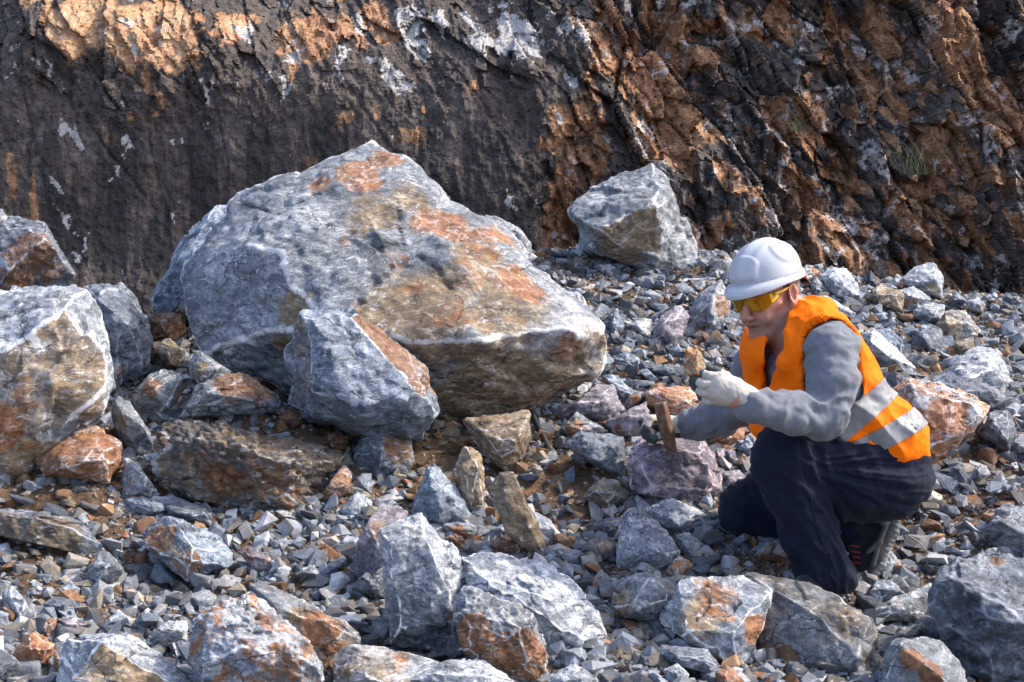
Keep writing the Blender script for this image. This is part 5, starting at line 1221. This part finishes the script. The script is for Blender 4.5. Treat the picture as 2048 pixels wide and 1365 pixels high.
    rustm = M('rusty_steel'); co = rustm.n('TexCoord').outputs['Object']; n1 = rustm.noise(co, 45, 7, .7); n2 = rustm.noise(co, 220, 4, .7)
    rm = rustm.done(rustm.ramp(n1, [(.3, (.05, .028, .018)), (.5, (.15, .085, .05)), (.65, (.25, .165, .11)), (.8, (.25, .235, .22))]), .62, rustm.bump(n2, .5, .002), .4, .35)
    bm = bmesh.new(); ax = J(1344, 906, 258) - J(1320, 806, 258); L_ = np.linalg.norm(ax); ax = ax / L_
    sx = np.array([.88, -.48, .0]); sx -= ax * (sx @ ax); sx /= np.linalg.norm(sx); sy = np.cross(ax, sx)
    rings = []
    for t, w_, th in ((0, 11, 10), (.03, 12, 11.5), (.35, 12.5, 12), (.5, 13, 13), (.62, 12.5, 12), (.85, 12, 7), (.97, 11.5, 3.5), (1, 11, 2.2)):
        p0 = J(1320, 806, 258) + ax * L_ * t + sy * (0)
        bev = .78; ring = []
        for (a, b) in ((-1, -bev), (-bev, -1), (bev, -1), (1, -bev), (1, bev), (bev, 1), (-bev, 1), (-1, bev)): ring.append(bm.verts.new(p0 + sx * a * w_ * px + sy * b * th * px - hb))
        rings.append(ring)
    for a, b in zip(rings[:-1], rings[1:]):
        for i in range(8): bm.faces.new((a[i], a[(i + 1) % 8], b[(i + 1) % 8], b[i]))
    bm.faces.new(rings[0][::-1]); bm.faces.new(rings[-1]); bmesh.ops.recalc_face_normals(bm, faces=bm.faces)
    me = bpy.data.meshes.new('head'); bm.to_mesh(me); bm.free(); link('head', me, rm, hroot)
    X = Field(*BX((1250, 900, 200), (1380, 800, 480)), .0025)
    X.chain([J(1332, 858, 262), J(1318, 856, 300)], [u(7), u(8)], .004); X.chain([J(1318, 856, 300), J(1300, 850, 350), J(1285, 846, 420)], [u(9.5), u(10), u(10)], .004)
    V, Q, N = X.mesh(); me = mesh_from('handle', V - hb, Q); link('handle', me, flat('black_rubber_grip', (.012, .012, .013), .6), hroot)

def U_(v): return v * MP
def fingers_left():
    f = []
    for pts, r in (([(1440, 753, -238), (1418, 752, -238), (1400, 745, -228), (1389, 735, -220)], 8.2),
                   ([(1430, 768, -242), (1406, 769, -242), (1389, 759, -230), (1381, 745, -216)], 8.4),
                   ([(1428, 785, -240), (1405, 786, -238), (1390, 776, -224), (1383, 763, -210)], 8.2),
                   ([(1436, 801, -232), (1416, 803, -228), (1402, 795, -214), (1395, 783, -204)], 7.2),
                   ([(1470, 768, -214), (1452, 752, -202), (1430, 742, -200), (1410, 733, -200)], 9.2)):
        f.append(([J(*p) for p in pts], [U_(r), U_(r * .97), U_(r * .9), U_(r * .76)]))
    return f
def PALM_L(): return [(J(1486, 795, -232), U_(22)), (J(1462, 782, -232), U_(26)), (J(1440, 770, -234), U_(21)), (J(1434, 780, -234), U_(21)), (J(1444, 792, -230), U_(19))]
def CUFF_L(): return [(J(1468, 786, -232), U_(25)), (J(1484, 794, -232), U_(24)), (J(1494, 799, -232), U_(26))]
def fingers_right():
    f = []
    for pts, r in (([(1318, 838, 306), (1300, 838, 290), (1292, 856, 282), (1304, 868, 284)], 9.5),
                   ([(1316, 848, 322), (1294, 846, 318), (1288, 864, 306), (1302, 874, 300)], 9.5),
                   ([(1316, 858, 338), (1294, 858, 338), (1290, 872, 328), (1304, 878, 320)], 9.0),
                   ([(1318, 868, 350), (1300, 870, 352), (1298, 880, 344), (1308, 884, 336)], 8.0),
                   ([(1334, 862, 290), (1324, 872, 276), (1312, 876, 272), (1304, 872, 278)], 10)):
        f.append(([J(*p) for p in pts], [U_(r), U_(r * .97), U_(r * .9), U_(r * .78)]))
    return f
def PALM_R(): return [(J(1352, 855, 308), U_(20)), (J(1338, 852, 312), U_(22)), (J(1325, 846, 312), U_(18)), (J(1324, 860, 328), U_(18))]
def CUFF_R(): return [(J(1340, 853, 311), U_(22)), (J(1356, 855, 307), U_(23)), (J(1370, 853, 301), U_(25))]

def extras():
    # black pipe
    X = Field(*BX((1030, 930, 350), (1130, 810, 900)), .003)
    a, b = P(1062, 826, 5.85), P(1104, 912, 5.62); X = Field(np.minimum(a, b) - .03, np.maximum(a, b) + .03, .003)
    X.cone(a, b, .0115, .0115, .002); V, Q, N = X.mesh(); lo = V.mean(0)
    o = link('pipe', mesh_from('pipe', V - lo, Q), flat('black_pipe_plastic', (.010, .010, .011), .45, .5), loc=lo); tag(o, 'thin black pipe sticking out of the rubble under the huge boulder', 'pipe')
    # grass blades and small weeds
    gm = flat('green_leaf', (.075, .12, .035), .55, .4, 0, .2, 120); dg = flat('dull_green_leaf', (.05, .085, .03), .6, .4, 0, .2, 120)
    cg = flat('dusty_green_leaf', (.045, .055, .022), .7, .3, 0, .2, 120)
    def tuft(name, label, cat, x, y, d, n, hgt, w, spread, mat, seed):
        r = np.random.default_rng(seed); b = P(x, y, d); VV, QQ = [], []
        for i in range(n):
            a = r.uniform(0, 6.28); s = r.uniform(.2, 1) * spread; hh = hgt * r.uniform(.6, 1.1); o0 = np.array([r.normal(0, .2), r.normal(0, .2), 0]) * spread * hgt
            side = np.array([-math.sin(a + .5), math.cos(a + .5), 0]) if r.uniform() < .5 else np.array([1., .2, 0]); k0 = len(VV)
            for j in range(6):
                t = j / 5; p = o0 + np.array([math.cos(a), math.sin(a), 0]) * s * hh * t ** 1.7 + np.array([0, 0, hh * (t - .35 * s * t * t)])
                ww = w * (1 - t) ** .7 + .0004; VV += [p - side * ww, p + side * ww]
            for j in range(5): QQ.append((k0 + 2 * j, k0 + 2 * j + 1, k0 + 2 * j + 3, k0 + 2 * j + 2))
        o = link(name, mesh_from(name, np.array(VV), np.array(QQ)), mat, loc=b); tag(o, label, cat); return o
    tuft('grass_tuft', 'few thin green grass blades growing below the dark ledge at the left edge', 'grass', 112, 1146, 4.85, 6, .10, .0022, .6, gm, 3)
    tuft('weed', 'tiny green weed between the flat whitish slab and the knobbly rust and white rock', 'weed', 352, 1318, 4.28, 26, .035, .002, .9, dg, 5)
    tuft('cliff_shrub', 'sparse green shrub clinging to the right part of the cliff', 'shrub', 1830, 350, 11.35, 60, .30, .003, 1.0, cg, 8)
    tuft('cliff_plant', 'small green plant in a dark cleft of the cliff above the shrub', 'plant', 1588, 262, 11.3, 30, .14, .003, 1.1, cg, 9)
    # a dry twig
    a, b = P(1818, 1072, 4.98), P(1856, 1104, 4.9); X = Field(np.minimum(a, b) - .02, np.maximum(a, b) + .02, .002); X.chain([a, (a + b) / 2 + [0, 0, .006], b], [.0025, .0022, .0015], .001)
    V, Q, N = X.mesh(); lo = V.mean(0); o = link('twig', mesh_from('twig', V - lo, Q), flat('dry_twig_wood', (.32, .25, .17), .8), loc=lo); tag(o, 'thin dry twig on the gravel behind the sports shoe', 'twig')
# ------------------------------------------------------------------ light and camera
def light_and_camera():
    sc = bpy.context.scene
    w = bpy.data.worlds.new('World'); sc.world = w; w.use_nodes = True
    sky = w.node_tree.nodes.new('ShaderNodeTexSky'); sky.sky_type = 'NISHITA'; sky.sun_disc = False
    to_sun = Vector(SUN_DIR).normalized()
    el = math.asin(to_sun.z); az = math.atan2(to_sun.x, to_sun.y)
    sky.sun_elevation = el; sky.sun_rotation = az
    sky.air_density = .6; sky.dust_density = 2.5; sky.ozone_density = .8
    bg = w.node_tree.nodes['Background']; bg.inputs[1].default_value = SKY
    w.node_tree.links.new(sky.outputs[0], bg.inputs[0])
    L = bpy.data.lights.new('sun', 'SUN'); L.energy = SUN; L.angle = math.radians(.5); L.color = (1, .9, .75)
    o = bpy.data.objects.new('sun', L); C.objects.link(o); o.rotation_euler = to_sun.to_track_quat('Z', 'Y').to_euler(); o.location = (6, 4, 12)
    cam = bpy.data.cameras.new('camera'); cam.sensor_width = 36; cam.lens = F / 2048 * 36; cam.clip_end = 500; cam.clip_start = .05
    co = bpy.data.objects.new('camera', cam); C.objects.link(co); co.location = CAM; co.rotation_euler = (math.pi / 2 - PITCH, 0, 0)
    sc.camera = co
    sc.view_settings.view_transform = 'Standard'; sc.view_settings.look = 'None'; sc.view_settings.exposure = EXPO; sc.view_settings.gamma = 1
    sc.cycles.max_bounces = 6; sc.cycles.diffuse_bounces = 3; sc.cycles.use_denoising = True
SUN_DIR = (.70, .10, .72); SUN = 1.45; SKY = .15; EXPO = 1.85

build_ground()
MAT['gravel'] = gravel_material()
build_rocks()
loose_stones(160)
gravel_layer('gravel', 'blue-grey and rusty crushed stone covering the slope', 50000, .0095, .05, 1.65, 3, 0)
gravel_layer('grit', 'fine crushed stone grit between the larger pieces', 60000, .0042, .010, 2.2, 4, 1)
build_cliff()
build_man()
extras()
light_and_camera()
